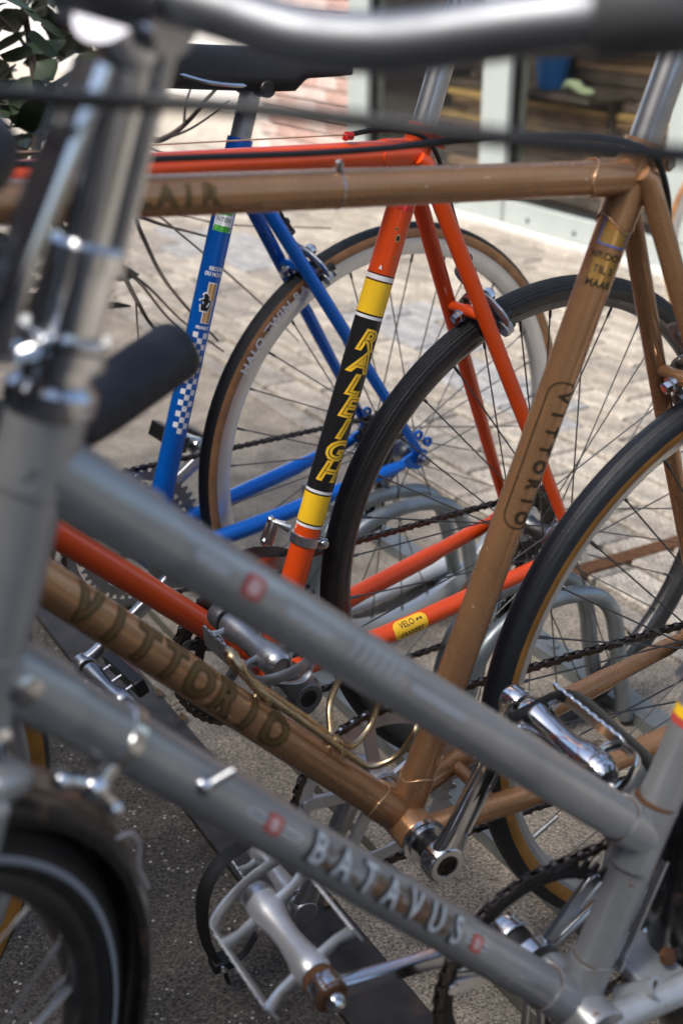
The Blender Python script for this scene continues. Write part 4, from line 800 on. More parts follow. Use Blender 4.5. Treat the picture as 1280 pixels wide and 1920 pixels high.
for x in (-.165, -.092):
    b = MB(); b.cyl(cgp(x, .012, 0), cgp(x, .024, 0), .004, n=12); b.lathe(cgp(x, .024, 0), nrm, [(.0065, 0), (.0065, .003), (.004, .005)], 12); b.cyl(cgp(x, .022, -.018), cgp(x, .022, .018), .0032, n=10); b.build('mount', 'gold_wire', cg, 40)
cr_, rrC = chainring(rC, cC['bb'], .047, 46, 'alloy_bright', 5, .5, .013, 'alloy_bright', inner=.024)
dC = (.355, .935); _, e1 = crank(rC, cC['bb'], dC, -.070, .170, 'chrome_clean', .0150, .012, fluted=False); _, e2 = crank(rC, cC['bb'], (-dC[0], -dC[1]), .078, .170, 'alloy', .0140, .013)
b = MB(); d3 = V((dC[0], 0, dC[1])); o3 = bbC+V((0, -.0778, 0))
for k in (-.0072, .0072): b.bar(o3+d3*.035+V((d3.z, 0, -d3.x))*k, o3+d3*.145+V((d3.z, 0, -d3.x))*k+V((0, -.008, 0)), .0052, .0050, (0, -1, 0))
b.build('crank_ridge', 'chrome_clean', rC, 30, bev=.001)
b = MB(); b.bar(o3+d3*.038+V((0, .0004, 0)), o3+d3*.143+V((0, -.0072, 0)), .0085, .0022, (0, -1, 0)); b.build('crank_groove', 'steel_dark', rC)
pedal(rC, e1, -1, R(28), 'chrome_clean', cap='chrome_clean', L=.106, fat=1.25)
b = MB(); e1v = e1+V((.032, -.06, .0)); b.tube(spline([e1+V((-.030, -.03, .010)), e1+V((.030, -.03, .016)), e1+V((.046, -.075, .004)), e1+V((.058, -.115, -.016)), e1+V((.050, -.125, -.050)), e1+V((.020, -.115, -.060))], 6), .0060, 8, flat=((0, 1, 0), .35, 1.1)); b.build('toe_strap', 'strap', rC, 60)
pedal(rC, e2, 1, R(25), 'alloy_bright', clip=False, strap=None)
pq = lambda u_, y: V((u_[0], y, u_[1]))
sp = [pq((-.088, .150), .165), pq((-.125, .149), .150), pq((-.148, .125), .140), pq((-.152, .085), .136), pq((-.146, .052), .132), pq((-.134, .032), .128), pq((-.112, .034), .128), pq((-.094, .054), .130)]
b = MB(); b.tube(spline(sp, 6), .0085, 8, flat=((0, 1, 0), 1.1, .34)); ts_ = b.build('toe_strap', 'strap', rC, 60)
b = MB(); b.box(sp[5]+V((0, 0, .004)), (.026, .020, .013)); b.build('buckle', 'black_plastic', ts_, bev=.002)
b = MB(); b.tube([sp[5], sp[5]+V((.002, -.004, -.012)), sp[5]+V((.004, -.006, -.022))], .0068, 8, flat=((0, 1, 0), 1, .35)); b.build('strap_end', 'strap', ts_, 60)
b = MB(); b.cyl(sp[5]+V((-.004, -.014, .004)), sp[5]+V((-.004, .014, .004)), .0045, n=10); b.build('buckle_roller', 'chrome_clean', ts_)
chain(rC, chain_path(cC['bb'], rrC, .047, cC['hub'], .034, .036)); rear_derailleur(rC, cC['hub'], .040, 'alloy_dull')
_, q, u = caliper(rC, cC['hub'], J['bridge'], 'alloy_dull', 1, cable_y=-.006, bolt='chrome_clean')
cable(rC, [(-.35, -.004, .901), (-.20, -.006, .8975), (-.084, -.006, .8950), (.056, -.006, .8975), (.140, -.012, .894), (.186, -.022, .881), (.212, -.020, .845), (.232, -.010, .790), tuple(q+u*.05), tuple(q+u*.012)], .0027, name='cable_housing')
for x in (-.088,): b = MB(); clamp_ring(b, V((x, 0, .878-(x+.402)*.0338)), V((1, 0, -.034)).normalized(), .0149, .003); b.lathe(V((x, -.004, .8920-(x+.402)*.0338)), (0, 0, 1), [(.003, 0), (.003, .006), (.002, .007)], 8); b.build('cable_clip', 'chrome', rC, 30)
# ------------------------------------------------------------------ blue bicycle
cB = dict(str=.0152, paint='blue_paint', bb=(0, .2665), lug=(.1485, .779), hub=(.420, .336), T=(-.405, .785), HT=(-.398, .809), HB=(-.452, .642), D=(-.446, .665), fhub=(-.600, .336), clamp=(-.485, .90), steer=R(4), bridge=.335, ss_top=-.008, ss_dx=.004, post=.094, postmat='alloy_dull', cup='alloy_dull', sad_ang=R(-3), sad_kw=dict(skirt=.052, L=.285),
          wheel=dict(Ro=.338, tr=.0140, tyre=('rubber', 'gum_tan'), tread=62, rim='rim_silver', rim_h=.026, rim_w=.0115, hub='alloy', n=32, spoke='spoke_steel', ph=.1), cogs=[(24, .028), (20, .032), (17, .036), (14, .040)])
rB, J = road_bike('road_bicycle', -.26558, 1.63372, .62711, -.01205, cB)
tag(rB, 'metallic blue racing bicycle with white checker decal, tan-walled tyres and black saddle', 'bicycle', 'bicycles parked in the rack')
sd = J['sd']; bbB = P3(cB['bb']); topB = P3(cB['lug']); st_ = J['seat_tube']
def sB_(z): return (z-.2665)/sd.z
k0 = dict(parent=st_, p0=bbB, p1=topB, rad=.0152)
decal('sticker', rect_bm(.030, .026, 1, 12), 'decal_white', s=sB_(.7085), th=R(22), lift=.0004, **k0)
for z, mt_, tx, tm in ((.7185, 'decal_green', 'elers', 'decal_black'), (.7085, None, 'NTEN', 'decal_black'), (.6975, 'decal_green', 'L 72519', 'decal_black')):
    if mt_: decal('sticker_stripe', rect_bm(.0075, .021, 1, 10), mt_, s=sB_(z), th=R(26), lift=.0006, **k0)
    decal('lettering', text_mesh(tx, .0085, shear=.2), tm, s=sB_(z), th=R(26), rot=R(-90), lift=.0008, sx=.85, **k0)
decal('lettering', text_mesh('RECORD', .0068, bold=.0003), 'decal_white', s=sB_(.6475), th=R(2), rot=R(-90), lift=.0004, sx=.8, **k0)
decal('lettering', text_mesh('DU MONDE', .0068, bold=.0003), 'decal_white', s=sB_(.6405), th=R(4), rot=R(-90), lift=.0004, sx=.8, **k0)
decal('emblem_bar', rect_bm(.054, .0125, 1, 6), 'decal_white', s=sB_(.6045), th=R(6), lift=.0004, **k0)
decal('emblem_bar', rect_bm(.0515, .0100, 1, 6), 'decal_tan', s=sB_(.6045), th=R(6), lift=.0006, **k0)
lion = [(-.006, -.011), (.002, -.011), (.004, -.006), (.0055, 0), (.004, .004), (.001, .005), (.001, .009), (-.002, .012), (-.005, .011), (-.006, .008), (-.0045, .007), (-.005, .004), (-.008, .003), (-.0085, .001), (-.005, .001), (-.0035, -.002), (-.007, -.003), (-.007, -.005), (-.003, -.005), (-.002, -.008), (-.006, -.009)]
decal('emblem', poly_bm([(x*1.28, y*1.16) for x, y in lion]), 'decal_white', s=sB_(.6045), th=R(18), rot=R(-90), lift=.0008, **k0)
decal('emblem', poly_bm(lion), 'decal_black', s=sB_(.6045), th=R(18), rot=R(-90), lift=.0010, **k0)
decal('emblem', poly_bm([(.0005, -.006), (.003, -.001), (.002, .002), (.0010, -.001), (-.001, -.005)]), 'decal_white', s=sB_(.6045), th=R(16), rot=R(-90), lift=.0012, **k0)
decal('lettering', text_mesh('PEUGEOT', .0052, bold=.0003), 'decal_white', s=sB_(.5725), th=R(12), rot=R(-90), lift=.0004, sx=.8, **k0)
for i in range(18):
    z = .5630-i*.0074
    for j in range(3):
        if (i+j) % 2 == 0: decal('checker', rect_bm(.0074, .0068, 1, 3), 'decal_white', s=sB_(z), th=R(14)-(j-1)*.0068/.0152, lift=.0004, **k0)
def tyre_text(wheel_, txt, ang, rad, size, y, mt):
    bm = text_mesh(txt, size, bold=.0006, spacing=1.15)
    for v in bm.verts:
        a_ = ang-v.co.x/rad; rr = rad+v.co.y; v.co = V((rr*math.cos(a_), y-.10*(v.co.y), rr*math.sin(a_)))
    me = bpy.data.meshes.new('lettering'); bm.to_mesh(me); bm.free(); me.materials.append(MT[mt]); o = bpy.data.objects.new('lettering', me); COL.objects.link(o); o.parent = wheel_
tyre_text(J['rear'], 'HALO TWIN RAIL', R(134), .3185, .0185, -.0152, 'decal_white')
cr_, rrB = chainring(rB, cB['bb'], .047, 52, 'alloy_dull', 5, .2, .012, 'alloy', inner=.022, double=42)
dB = (.852, .524); _, e1 = crank(rB, cB['bb'], (-dB[0], -dB[1]), -.078, .170, 'alloy', .0130, .012); _, e2 = crank(rB, cB['bb'], dB, .078, .170, 'alloy', .0130, .012)
pedal(rB, e1, -1, R(20), 'alloy', cap='alloy', style='block', wd=.058); pedal(rB, e2, 1, R(-20), 'alloy', style='block', wd=.058, refl=False)
chain(rB, chain_path(cB['bb'], rrB, .047, cB['hub'], .036, .036)); rear_derailleur(rB, cB['hub'], .040, 'alloy_dull')
_, q, u = caliper(rB, cB['hub'], J['bridge'], 'alloy', 1, cable_y=-.004, bolt='chrome')
cable(rB, [(.150, -.020, .775), (.165, -.018, .765), (.178, -.014, .745), tuple(q+u*.05), tuple(q+u*.012)], .0024, 'black_plastic', name='cable_housing')
cable(rB, [(.16, -.046, .286), (.25, -.052, .300), (.34, -.060, .322)], .0009, 'spoke_bright', name='shift_cable')
for s_ in (-1, 1): b = MB(); b.annulus(circ(20, .0075), circ(20, .0038), .005, P3(cB['hub'], s_*.063)+V((.016, 0, .022))); b.annulus(circ(20, .0075), circ(20, .0038), .005, P3(cB['hub'], s_*.063)+V((-.002, 0, .036))); b.build('mudguard_eye', 'blue_paint', rB, 40)
#PART5
# ------------------------------------------------------------------ grey town bicycle with two sloping tubes, closest to the camera
rG = bike_root('town_bicycle', .17609, .79326, .53293, -.04677)
tag(rG, 'grey step-through town bicycle with BATAVUS lettering and rusty mudguards, closest of all', 'bicycle', 'bicycles parked in the rack')
bbG, hubG, fhG = (0, .280), (.452, .349), (-.648, .349); HTg, HBg = (-.3835, .833), (-.4290, .684); hd = (P3(HTg)-P3(HBg)).normalized(); haG = math.atan2(hd.z, hd.x); SG = steer_mx(HBg, haG, R(31)); gp = 'grey_paint'
Uj, Lj = P3((.0445, .4290)), P3(bbG); Uh, Lh = P3((-.396, .8155)), P3((-.421, .712)); sdG = (P3((.066, .4795))-P3(bbG)).normalized()
seatG = frame_tube(rG, 'seat_tube', P3(bbG), P3(bbG)+sdG*.52, .0156, gp, n=32)
upT = frame_tube(rG, 'upper_tube', Uj, Uh, .0165, gp, n=32); loT = frame_tube(rG, 'lower_tube', Lj, Lh, .0165, gp, n=32)
b = MB(); b.cyl(P3(HBg), P3(HTg), .0172, n=32); b.build('head_tube', gp, rG)
b = MB(); ud = (Uh-Uj).normalized(); ld = (Lh-Lj).normalized(); sleeve(b, Uj+ud*.004, Uj+ud*.036, .0182, .003); b.cyl(Uj-sdG*.026, Uj+sdG*.026, .0182, n=32); b.build('seat_lug', 'grey_paint', rG, 40)
b = MB(); sleeve(b, Lj+ld*.008, Lj+ld*.050, .0182, .003); sleeve(b, Lj+sdG*.008, Lj+sdG*.042, .0172, .003); b.build('bracket_lug', gp, rG, 40)
b = MB(); sleeve(b, Uh, Uh-ud*.085, .0185, .012, k=2); b.cyl(P3(HTg)-hd*.036, P3(HTg), .0188, n=28); b.build('head_lug', 'grey_paint', rG, 40); b = MB(); sleeve(b, Lh, Lh-ld*.050, .0184, .006); b.cyl(P3(HBg), P3(HBg)+hd*.036, .0188, n=28); b.build('head_lug', 'grey_paint', rG, 40)
for p_, ax_, r_ in ((Uj+ud*.037, ud, .0172), (Lj+ld*.051, ld, .0172), (Lj+sdG*.043, sdG, .0164), (Uj+sdG*.027, sdG, .0166), (Uj-sdG*.027, sdG, .0166)): b = MB(); clamp_ring(b, p_, ax_, r_, .0022); b.build('rust_seam', 'rust', rG, 40)
b = MB(); b.lathe(P3(bbG, -.036), (0, 1, 0), [(.020, 0), (.0215, .002), (.0215, .070), (.020, .072)], 32); b.build('bottom_bracket_shell', gp, rG)
for s in (-1, 1):
    dx = P3(hubG, s*.062); b = MB(); b.tube(spline([P3(bbG, s*.026)+V((.010, 0, 0)), P3(bbG, s*.038).lerp(dx, .35), dx+V((-.025, 0, -.004))], 8), [.0118]*9+[.0092]*8, 18); b.build('chain_stay', 'grey_trim' if s < 0 else gp, rG)
    b = MB(); b.tube([P3(bbG)+sdG*.50+V((.006, s*.016, 0)), dx+V((-.008, 0, .024))], [.0085, .0065], 14); b.build('seat_stay', gp, rG)
    b = MB(); b.prism([(-.034, -.006), (-.014, .010), (-.016, .028), (-.004, .028), (.006, .012), (.030, .008), (.030, -.008), (-.004, -.012)], .005, dx); b.build('dropout', gp, rG, bev=.0008)
    a = P3(HBg)-hd*.024+V((-.018, s*.032, 0)); e = P3(fhG, s*.050); md = a-hd*((a-e).length*.62); b = MB(); b.tube(spline([a, a.lerp(md, .5), md, md.lerp(e, .6)+V((.008, 0, 0)), e], 5), [.0100]*8+[.0090]*6+[.0075]*5+[.0065]*2, 14); b.build('fork_blade', gp, rG, xf=SG)
b = MB(); b.box(P3(HBg)-hd*.026, (.026, .070, .016), (V((hd.z, 0, -hd.x)), V((0, 1, 0)), hd)); b.build('fork_crown', 'grey_paint', rG, xf=SG, bev=.005)
# headset stack with lamp bracket, quill, stem and swept handlebar
H0 = P3(HTg); b = MB(); b.lathe(H0, hd, [(.0195, 0), (.0210, .003), (.0215, .012), (.0180, .016), (.0165, .017), (.0165, .024), (.0205, .025), (.0205, .033), (.0165, .034), (.0165, .068), (.0190, .069), (.0190, .078), (.0150, .080)], 6*5); b.build('headset', 'chrome_clean', rG, 28, xf=SG); b = MB(); b.lathe(P3(HBg), -hd, [(.020, 0), (.0215, .004), (.0200, .012), (.017, .016)], 28); b.build('lower_race', 'chrome_clean', rG, 28, xf=SG)
b = MB(); b.lathe(H0+hd*.0345, hd, [(.0215, 0), (.0225, .001), (.0225, .0035), (.0215, .0045)], 28); b.tube(spline([H0+hd*.037+V((-.022, 0, 0)), H0+hd*.042+V((-.050, -.004, .004)), H0+hd*.075+V((-.060, -.010, 0)), H0+hd*.120+V((-.052, -.012, 0)), H0+hd*.165+V((-.040, -.012, 0))], 6), .0075, 10, flat=((0, 1, 0), 1.2, .55)); b.build('lamp_bracket', 'chrome_clean', rG, xf=SG)
q1 = H0+hd*.172; b = MB(); b.cyl(H0+hd*.07, q1, .0112, n=28); b.tube([q1-hd*.010, q1+V((-.020, 0, .008))], [.0135, .0155], 20); cl = q1+V((-.008, 0, .011)); b.cyl(cl+V((0, -.026, 0)), cl+V((0, .026, 0)), .0172, n=24); b.build('stem', 'chrome', rG, xf=SG)
b = MB(); b.lathe(H0+hd*.165+V((.010, -.011, 0)), hd, [(.0045, 0), (.0045, -.09)], 10); b.build('brake_rod', 'chrome', rG, xf=SG)
hb = [(0, .00, .006), (0, .045, .006), (.000, .085, .005), (.001, .125, .012), (.004, .165, .026), (.010, .195, .036), (.030, .225, .044), (.06, .245, .047)]
grip = [(.009, .192, .0355), (.030, .225, .044), (.07, .248, .047), (.15, .268, .044)]
L_ = [cl+V((x, -y, z)) for x, y, z in hb]; R_ = [cl+V((x, y, z)) for x, y, z in hb]
b = MB(); b.tube(spline(list(reversed(L_))+R_[1:], 6), .0112, 18); b.build('handlebar', 'bar_chrome', rG, 60, xf=SG)
for s in (-1, 1):
    b = MB(); b.tube(spline([cl+V((x, s*y, z)) for x, y, z in grip], 6), .0160, 16); b.build('grip', 'grip_rubber', rG, 60, xf=SG)
    p = cl+V((.055, s*.243, .040)); b = MB(); b.cyl(p+V((-.012, 0, 0)), p+V((.012, s*.006, 0)), .0150, n=16); b.tube(spline([p+V((0, s*.004, -.014)), p+V((.03, s*.020, -.030)), p+V((.09, s*.040, -.036)), p+V((.14, s*.050, -.034))], 6), .0065, 10, flat=((0, 0, 1), .6, 1.2)); b.build('brake_lever', 'chrome', rG, 50, xf=SG)
b = MB(); b.tube(spline([at(-60, 172, .52), at(140, 186, .47), at(280, 191, .45), at(480, 205, .44), at(700, 230, .43), at(1000, 265, .42), at(1330, 296, .42)], 8), .0034, 10); cb = b.build('cable_housing', 'black_plastic', None, 60); cb.parent = rG; cb.matrix_parent_inverse = rG.matrix_basis.inverted()
# seat
b = MB(); b.cyl(P3(bbG)+sdG*.50, P3(bbG)+sdG*.68, .0130, n=20); b.build('seat_post', 'chrome', rG); tpG = P3(bbG)+sdG*.68; saddle(rG, (tpG.x+.02, tpG.z), 0, .26, .20)
for s0, s1, mt_ in ((.246, .252, 'decal_red'), (.252, .260, 'decal_yellow')): b = MB(); b.lathe(P3(bbG)+sdG*s0, sdG, [(.0161, 0), (.0161, s1-s0)], 32, caps=False); b.build('decal_band', mt_, rG)
# wheels, mudguards
kw = dict(Ro=.349, tr=.0185, rim='rim_dark', rim_h=.016, rim_w=.0135, tyre=('rubber', 'rubber_side'), tread=80, spoke='spoke_steel', srad=.0011, hub='chrome')
wr = wheel(rG, MX.Translation(P3(hubG)), cogs=[(19, .040)], **kw); wf = wheel(rG, SG @ MX.Translation(P3(fhG)), axle=.05, dish=(-.034, .034), valve=8, **{k_: v_ for k_, v_ in kw.items()})
def guard(root, mx, a0, a1, rad=.366, hw=.0245, mt='guard_paint', stay=None, stays=True):
    n = 60; prof = [(-1, -.016), (-1, -.006), (-.82, .000), (-.5, .006), (-.25, .0085), (0, .0095), (.25, .0085), (.5, .006), (.82, 0), (1, -.006), (1, -.016)]; b = MB(); m_ = len(prof); vs_ = []
    for i in range(n+1):
        a = R(a0+(a1-a0)*i/n)
        for y, h in prof: vs_.append(((rad+h)*math.cos(a), y*hw, (rad+h)*math.sin(a)))
    b.add(vs_, [[i*m_+k, i*m_+k+1, (i+1)*m_+k+1, (i+1)*m_+k] for i in range(n) for k in range(m_-1)]); g_ = b.build('mudguard', mt, root, 60); g_.matrix_local = mx
    t_ = g_.modifiers.new('thick', 'SOLIDIFY'); t_.thickness = .0012
    for aa in (stay or []):
        a = R(aa); b = MB(); d = V((math.cos(a), 0, math.sin(a)))
        for s in (-1, 1): b.tube(spline([d*(rad+.004)+V((0, s*hw*.96, 0)), d*(rad-.03)+V((0, s*(hw+.010), 0)), d*.20+V((0, s*.045, 0)), V((0, s*.056, 0))], 5), .0022, 8)
        b.build('mudguard_stay', 'chrome', g_)
    return g_
mat('stripe_grey', (.30, .33, .37), .35); mat('guard_paint', (.020, .018, .017), .28, .3, .4, noise=.5, nscale=20, rust=.40, rscale=24, rcol=(.09, .05, .028))
guard(rG, SG @ MX.Translation(P3(fhG)), -28, 128, stay=(-22,)); guard(rG, MX.Translation(P3(hubG)), 20, 205, stay=(30,))
tl = MB(); tl.lathe((0, -.0192, 0), (0, 1, 0), [(.3268, 0), (.3290, -.0008), (.3312, 0)], 128, caps=False); w1 = tl.build('reflective_stripe', 'stripe_grey', wf)
tl = MB(); tl.lathe((0, -.0192, 0), (0, 1, 0), [(.3268, 0), (.3290, -.0008), (.3312, 0)], 128, caps=False); tl.build('reflective_stripe', 'stripe_grey', wr)
mk = [(R(18), .366)]
b = MB(); 
pth = [V(((.366+.002)*math.cos(R(t)), -.0275, (.366+.002)*math.sin(R(t)))) for t in (33, 31, 28, 25, 22, 20)]
for i, p in enumerate(pth): pth[i] = p+V((0, -.0006, 0))+V((math.cos(R(28)), 0, math.sin(R(28))))*(-.010+(.012 if i in (1, 2) else .004))
b.tube(spline(pth, 4), .0009, 6); o = b.build('paint_scratch', 'white_paint', rG, 60); o.matrix_local = SG @ MX.Translation(P3(fhG))
# cranks: the drive side points forward
rg_, rrG = chainring(rG, bbG, .050, 46, 'steel_dark', 3, .9, .009, 'chrome', inner=.022)
b = MB()
for k in range(3):
    a = R(36+120*k); d = V((math.cos(a), 0, math.sin(a))); n_ = V((-d.z, 0, d.x))
    for s in (-1, 1): b.tube([P3(bbG, .050)+d*.018+n_*s*.004, P3(bbG, .050)+d*.050+n_*s*.007, P3(bbG, .050)+d*(rrG-.010)+n_*s*.009], .0045, 8, flat=((0, 1, 0), .7, 1))
b.build('spider_strut', 'chrome', rG, 50)
_, e2 = crank(rG, bbG, (-.996, .075), .082, .168, 'chrome', .0105, .011); _, e1 = crank(rG, bbG, (.996, -.075), -.082, .168, 'chrome', .0105, .011)
pedal(rG, e2, 1, R(32), 'alloy_bright', L=.104, wd=.088, h=.020, fat=1.1); pedal(rG, e1, -1, R(10), 'alloy', L=.100, wd=.074, h=.016)
b = MB(); b.lathe(e2-V((0, .010, 0)), (0, 1, 0), [(.012, 0), (.0145, .002), (.0145, .014), (.0135, .024)], 18); b.build('pedal_boss', 'rust', rG)
b = MB(); b.sphere(e2+V((0, -.013, 0)), .0085, 14); b.build('axle_end', 'chrome_clean', rG)
chain(rG, chain_path(bbG, rrG, .050, hubG, .038, .046, derail=False, sag=.006))
# kickstand bracket behind the bottom bracket
ks = empty('kickstand', rG)
b = MB(); b.box((.068, 0, .292), (.040, .075, .010)); b.build('plate', 'grey_trim', ks, bev=.002)
b = MB(); b.lathe((.050, -.030, .296), (.35, -.55, .55), [(.0095, -.03), (.0095, .006), (.0068, .006), (.0060, -.004)], 20); b.build('stub', 'grey_trim', ks, 30)
b = MB(); b.lathe((.050, -.030, .296), (.35, -.55, .55), [(.0062, -.004), (.0062, .003)], 16); b.build('stub_rust', 'rust', ks)
b = MB(); b.lathe((.074, -.016, .308), (.2, -.8, .4), [(.0075, 0), (.0075, .006), (.004, .007)], 6); b.build('bolt', 'rust', ks, 30)
for y in (-.03, .03): b = MB(); b.tube(spline([(.070, y, .285), (.16, y*1.6, .262), (.30, y*2.4, .250), (.34, y*2.5, .240)], 6), .008, 12); b.build('leg', 'chrome', ks)
b = MB(); b.tube([P3(bbG, -.010)+sdG*.03+V((.022, 0, 0)), P3(bbG, -.010)+sdG*.13+V((.022, 0, 0))], .0035, 10); b.build('cable_guide', 'chrome', rG)
# decals on the sloping tubes: name, pin stripes, badges
dn = -ld
def sL(x): return (x-Lh.x)/dn.x
for i, ch in enumerate('BATAVUS'):
    x = -.2465+(.2465-.137)*i/6
    decal('lettering', text_mesh(ch, .0265, bold=.0014), 'decal_dark', loT, Lh, Lj, .0165, sL(x-.0014), R(19), 0, .0006, sx=.80)
    decal('lettering', text_mesh(ch, .0265, bold=.0004), 'decal_pale', loT, Lh, Lj, .0165, sL(x+.0008), R(21), 0, .0008, sx=.80)
decal('decal_ground', rect_bm(.140, .015, 8, 8), 'decal_rustpaper', loT, Lh, Lj, .0165, sL(-.192), R(20), 0, .0003)
for x0, x1 in ((-.292, -.259), (-.128, -.110)): decal('pin_stripe', poly_bm(rrect((x1-x0)*1.5, .0040, .0019)), 'decal_pale', loT, Lh, Lj, .0165, sL((x0+x1)/2), R(20), 0, .0004); decal('pin_stripe', poly_bm(rrect((x1-x0)*1.4, .0014, .0006)), 'decal_dark', loT, Lh, Lj, .0165, sL((x0+x1)/2), R(20), 0, .0006)
for x in (-.276, -.119): decal('badge', poly_bm(rrect(.0135, .0115, .003)), 'decal_red', loT, Lh, Lj, .0165, sL(x), R(20), 0, .0008); decal('badge', poly_bm(rrect(.0075, .0075, .002)), 'badge_pink', loT, Lh, Lj, .0165, sL(x), R(20), 0, .0010)
du = -ud
def sU(x): return (x-Uh.x)/du.x
decal('badge', poly_bm(rrect(.0140, .0125, .003)), 'decal_red', upT, Uh, Uj, .0165, sU(-.289), R(18), 0, .0008); decal('badge', poly_bm(rrect(.0085, .0080, .002)), 'badge_pink', upT, Uh, Uj, .0165, sU(-.289), R(18), 0, .0010)
for x, l in ((-.255, .040), (-.165, .056), (-.312, .026)): decal('pin_stripe', poly_bm(rrect(l, .0072, .0034)), 'stripe_pale', upT, Uh, Uj, .0165, sU(x), R(18), 0, .0004); decal('pin_stripe', poly_bm(rrect(l, .0026, .0012)), 'grey_paint', upT, Uh, Uj, .0165, sU(x), R(30), 0, .0006)
decal('lettering', text_mesh('flying D', .0150, bold=.0006, shear=.2), 'decal_pale', upT, Uh, Uj, .0165, sU(-.210), R(18), 0, .0004) if False else None
for k in range(6): decal('lettering', text_mesh('/', .017, bold=.0008), 'stripe_pale', upT, Uh, Uj, .0165, sU(-.226+.006*k), R(18), 0, .0004)
# clamp with wing screws and pump peg on the lower tube
cp = Lh+dn*sL(-.357); kc = empty('tube_clamp', rG); b = MB(); clamp_ring(b, cp, dn, .0185, .010); b.build('band', 'chrome_clean', kc)
nl = V((-dn.z, 0, dn.x)); nl = nl if nl.z > 0 else -nl; w0 = cp-nl*.026+V((0, -.012, 0)); b = MB(); b.tube([cp-nl*.010+V((0, -.010, 0)), w0], .006, 12); b.sphere(w0, .0085, 14)
for s in (-1, 1): b.tube([w0, w0+dn*s*.015-nl*.003], [.004, .0045], 10); b.sphere(w0+dn*s*.019-nl*.005, .0058, 14)
b.build('wing_screw', 'chrome_clean', kc, 60)
p0 = Lh+dn*sL(-.318); b = MB(); b.tube([p0+nl*.004+V((0, -.016, 0)), p0+nl*.021+dn*.006+V((0, -.019, 0))], .0028, 12); b.build('peg', 'alloy', kc)
b = MB(); b.sphere(p0+nl*.004+V((0, -.014, 0)), .006, 12); b.build('peg_base', 'chrome', kc)
b = MB(); b.lathe(Lh+dn*.018+V((0, -.0135, 0)), (0, -1, 0), [(.009, 0), (.009, .004), (.005, .006)], 14); b.build('screw', 'chrome', rG)
# ------------------------------------------------------------------ bicycle near the shop front
fw = at(1468, 508, 3.25); yawF = R(-42); rx = V((math.cos(yawF), math.sin(yawF), 0))
cF = dict(cC); cF.update(paint='white_paint', steer=0, wheel=dict(Ro=.336, tr=.013, tyre=('gum_tan', 'gum_tan'), tread=70, rim='rim_silver', n=32)); cF.pop('cogs', None)
rF, J = road_bike('road_bicycle', fw.x+.612*rx.x, fw.y+.612*rx.y, yawF, 0, cF); tag(rF, 'white bicycle with tan tyres parked before the shop front at the picture edge', 'bicycle')
chainring(rF, cF['bb'], .047, 46, 'alloy_dull'); _, e1 = crank(rF, cF['bb'], (0, -1), -.078); _, e2 = crank(rF, cF['bb'], (0, 1), .078); pedal(rF, e1, -1); pedal(rF, e2, 1)
# ------------------------------------------------------------------ shrub with bare twigs
shr = tag(empty('shrub', None, MX.Translation(at(60, 820, 2.25).xy.to_3d())), 'straggly shrub with bare twigs and few dark leaves left of the blue bicycle', 'shrub'); S0 = shr.matrix_basis.translation.copy()
base = V((S0.x, S0.y, 0)); fork_ = at(120, 470, 2.15); top_ = at(70, 180, 2.1)
def limb(pts, r0, r1, name='branch'):
    P_ = spline(pts, 6); n = len(P_); b = MB(); b.tube([p-S0 for p in P_], [r0+(r1-r0)*i/(n-1) for i in range(n)], 7); return b.build(name, 'bark', shr, 60)
limb([base, base.lerp(fork_, .5)+V((.02, .03, 0)), fork_, fork_.lerp(top_, .5)+V((-.02, 0, 0)), top_, at(30, -80, 2.1)], .016, .005, 'trunk')
tw = [([(120, 470), (180, 380), (250, 262), (300, 263), (345, 235), (385, 190), (440, 128)], 1.95, .0042, .0010), ([(300, 263), (360, 240), (430, 190)], 1.95, .0014, .0006), ([(345, 235), (350, 190), (375, 120)], 1.95, .0014, .0006), ([(250, 262), (275, 215), (320, 140)], 1.98, .0016, .0007), ([(250, 262), (300, 285), (345, 290)], 1.95, .0012, .0006),
      ([(70, 180), (190, 120), (290, 150), (330, 135)], 2.02, .004, .0012), ([(265, 175), (285, 160), (312, 140)], 2.0, .0016, .0008), ([(280, 250), (300, 190), (316, 184)], 1.97, .0010, .0005), ([(270, 245), (290, 215), (300, 180)], 1.97, .0010, .0005),
      ([(120, 470), (190, 420), (245, 398), (262, 430), (300, 510), (345, 570), (410, 640)], 2.0, .0034, .0008), ([(245, 398), (300, 420), (360, 436), (420, 452)], 2.0, .0020, .0006), ([(245, 398), (290, 400), (340, 440), (400, 490)], 1.97, .0014, .0006), ([(150, 440), (215, 490), (255, 560), (285, 610), (330, 650)], 1.95, .0030, .0008), ([(215, 490), (262, 530), (310, 590), (370, 650)], 1.95, .0018, .0006), ([(215, 490), (280, 540), (340, 600), (420, 660)], 2.05, .0016, .0006), ([(255, 560), (258, 610), (262, 660)], 1.95, .0010, .0005),
      ([(70, 180), (50, 90), (-20, 10)], 2.1, .003, .001), ([(120, 470), (70, 560), (20, 600)], 2.1, .003, .001), ([(390, 480), (480, 560), (560, 640)], 2.2, .0012, .0005), ([(300, 390), (420, 420), (620, 428)], 2.3, .0010, .0005)]
for pts, dep, r0, r1 in tw: limb([at(x, y, dep-.12+.02*math.sin(i*2.1)) for i, (x, y) in enumerate(pts)], r0*1.6, r1*2.0)
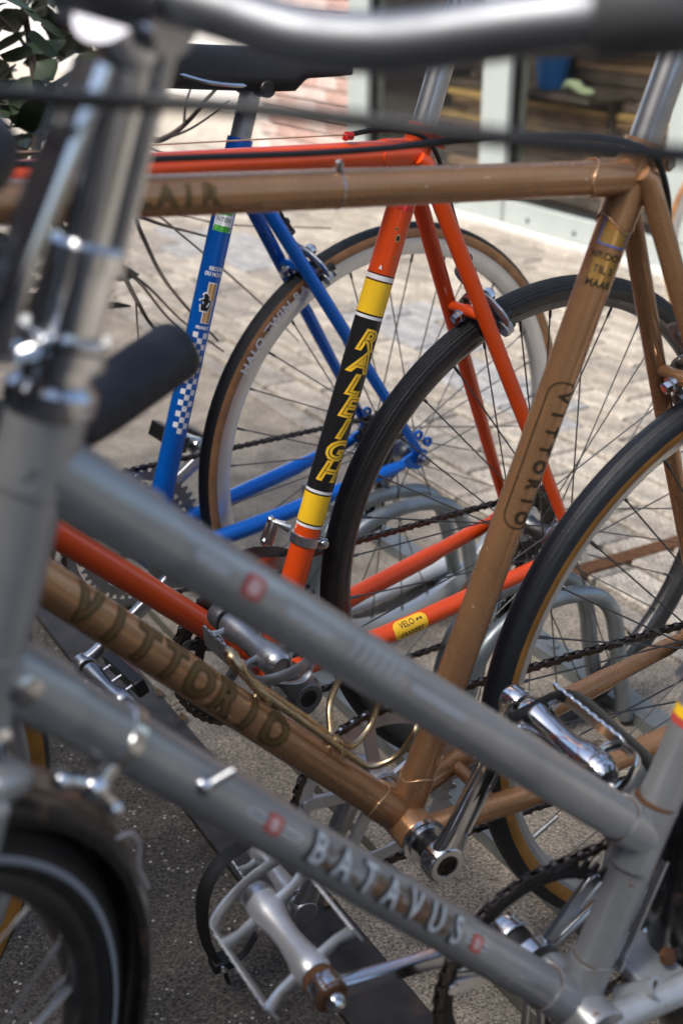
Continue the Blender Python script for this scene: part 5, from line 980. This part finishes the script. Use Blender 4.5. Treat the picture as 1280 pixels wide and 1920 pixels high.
def leaf_mesh(mt):
    b = MB(); n = 6; vs_ = []
    for i in range(n+1):
        t = i/n; wd = .5*math.sin(math.pi*t**.8)*.62
        vs_ += [(t, -wd, .10*wd+.08*t*t), (t, 0, -.03+.08*t*t), (t, wd, .10*wd+.08*t*t)]
    b.add(vs_, [[i*3+k, i*3+k+1, (i+1)*3+k+1, (i+1)*3+k] for i in range(n) for k in (0, 1)]); return b.mesh('leaf', mt, 60)
LM, LD = leaf_mesh('leaf_green'), leaf_mesh('leaf_dead')
lfs = [(325, 122, 1.93, .034, -80), (300, 112, 1.95, .02, 160)]
for k in range(290):
    x, y = random.uniform(-170, 205), random.uniform(-110, 590)
    if x > 150 and random.random() < .45: x -= 90
    lfs.append((x, y, random.uniform(1.80, 2.35), random.uniform(.055, .095), random.uniform(0, 360)))
for x, y, dep, sz, an in lfs:
    m = MX.Translation(at(x, y, dep)-S0) @ MX.Rotation(R(an if sz == .034 else random.uniform(0, 360)), 4, 'Y' if sz == .034 else 'Z') @ MX.Rotation(random.uniform(-.9, .9), 4, 'X') @ MX.Rotation(random.uniform(-.6, .9), 4, 'Y') @ MX.Scale(sz, 4)
    inst('leaf', LM, shr, m)
# ------------------------------------------------------------------ litter on the ground
lit = [(320, 1325), (345, 1352), (300, 1305), (352, 1310), (372, 1395), (255, 1270), (610, 1700), (575, 1650), (870, 1500), (1110, 1390), (700, 1230), (640, 1260)]
def on_ground(x, y, z=.012):
    v = (_d+_r2*((x-640)/2452.63)+_u2*((960-y)/2452.63)); t = (z-CAM_H)/v.z; return V((0, 0, CAM_H))+v*t
names = ['under the copper down tube', 'against the dark steel channel', 'beside the blue left pedal', 'left of the orange chainrings', 'below the orange left pedal', 'at the end of the steel channel', 'beneath the copper toe strap', 'by the strapped pedal', 'behind the copper bottom bracket', 'at the foot of the rack hoop', 'under the sticker on the orange stay', 'below the orange rear wheel']
for i, (x, y) in enumerate(lit):
    p = on_ground(x, y); s = random.uniform(.014, .026); o = inst('dead_leaf', LD, None, MX.Translation(p) @ MX.Rotation(random.uniform(0, 6.3), 4, 'Z') @ MX.Rotation(random.uniform(-.5, .5), 4, 'X') @ MX.Rotation(random.uniform(-.35, .1), 4, 'Y') @ MX.Scale(s, 4))
    tag(o, 'small brown dead leaf '+names[i], 'leaf', 'dead leaves on the ground')
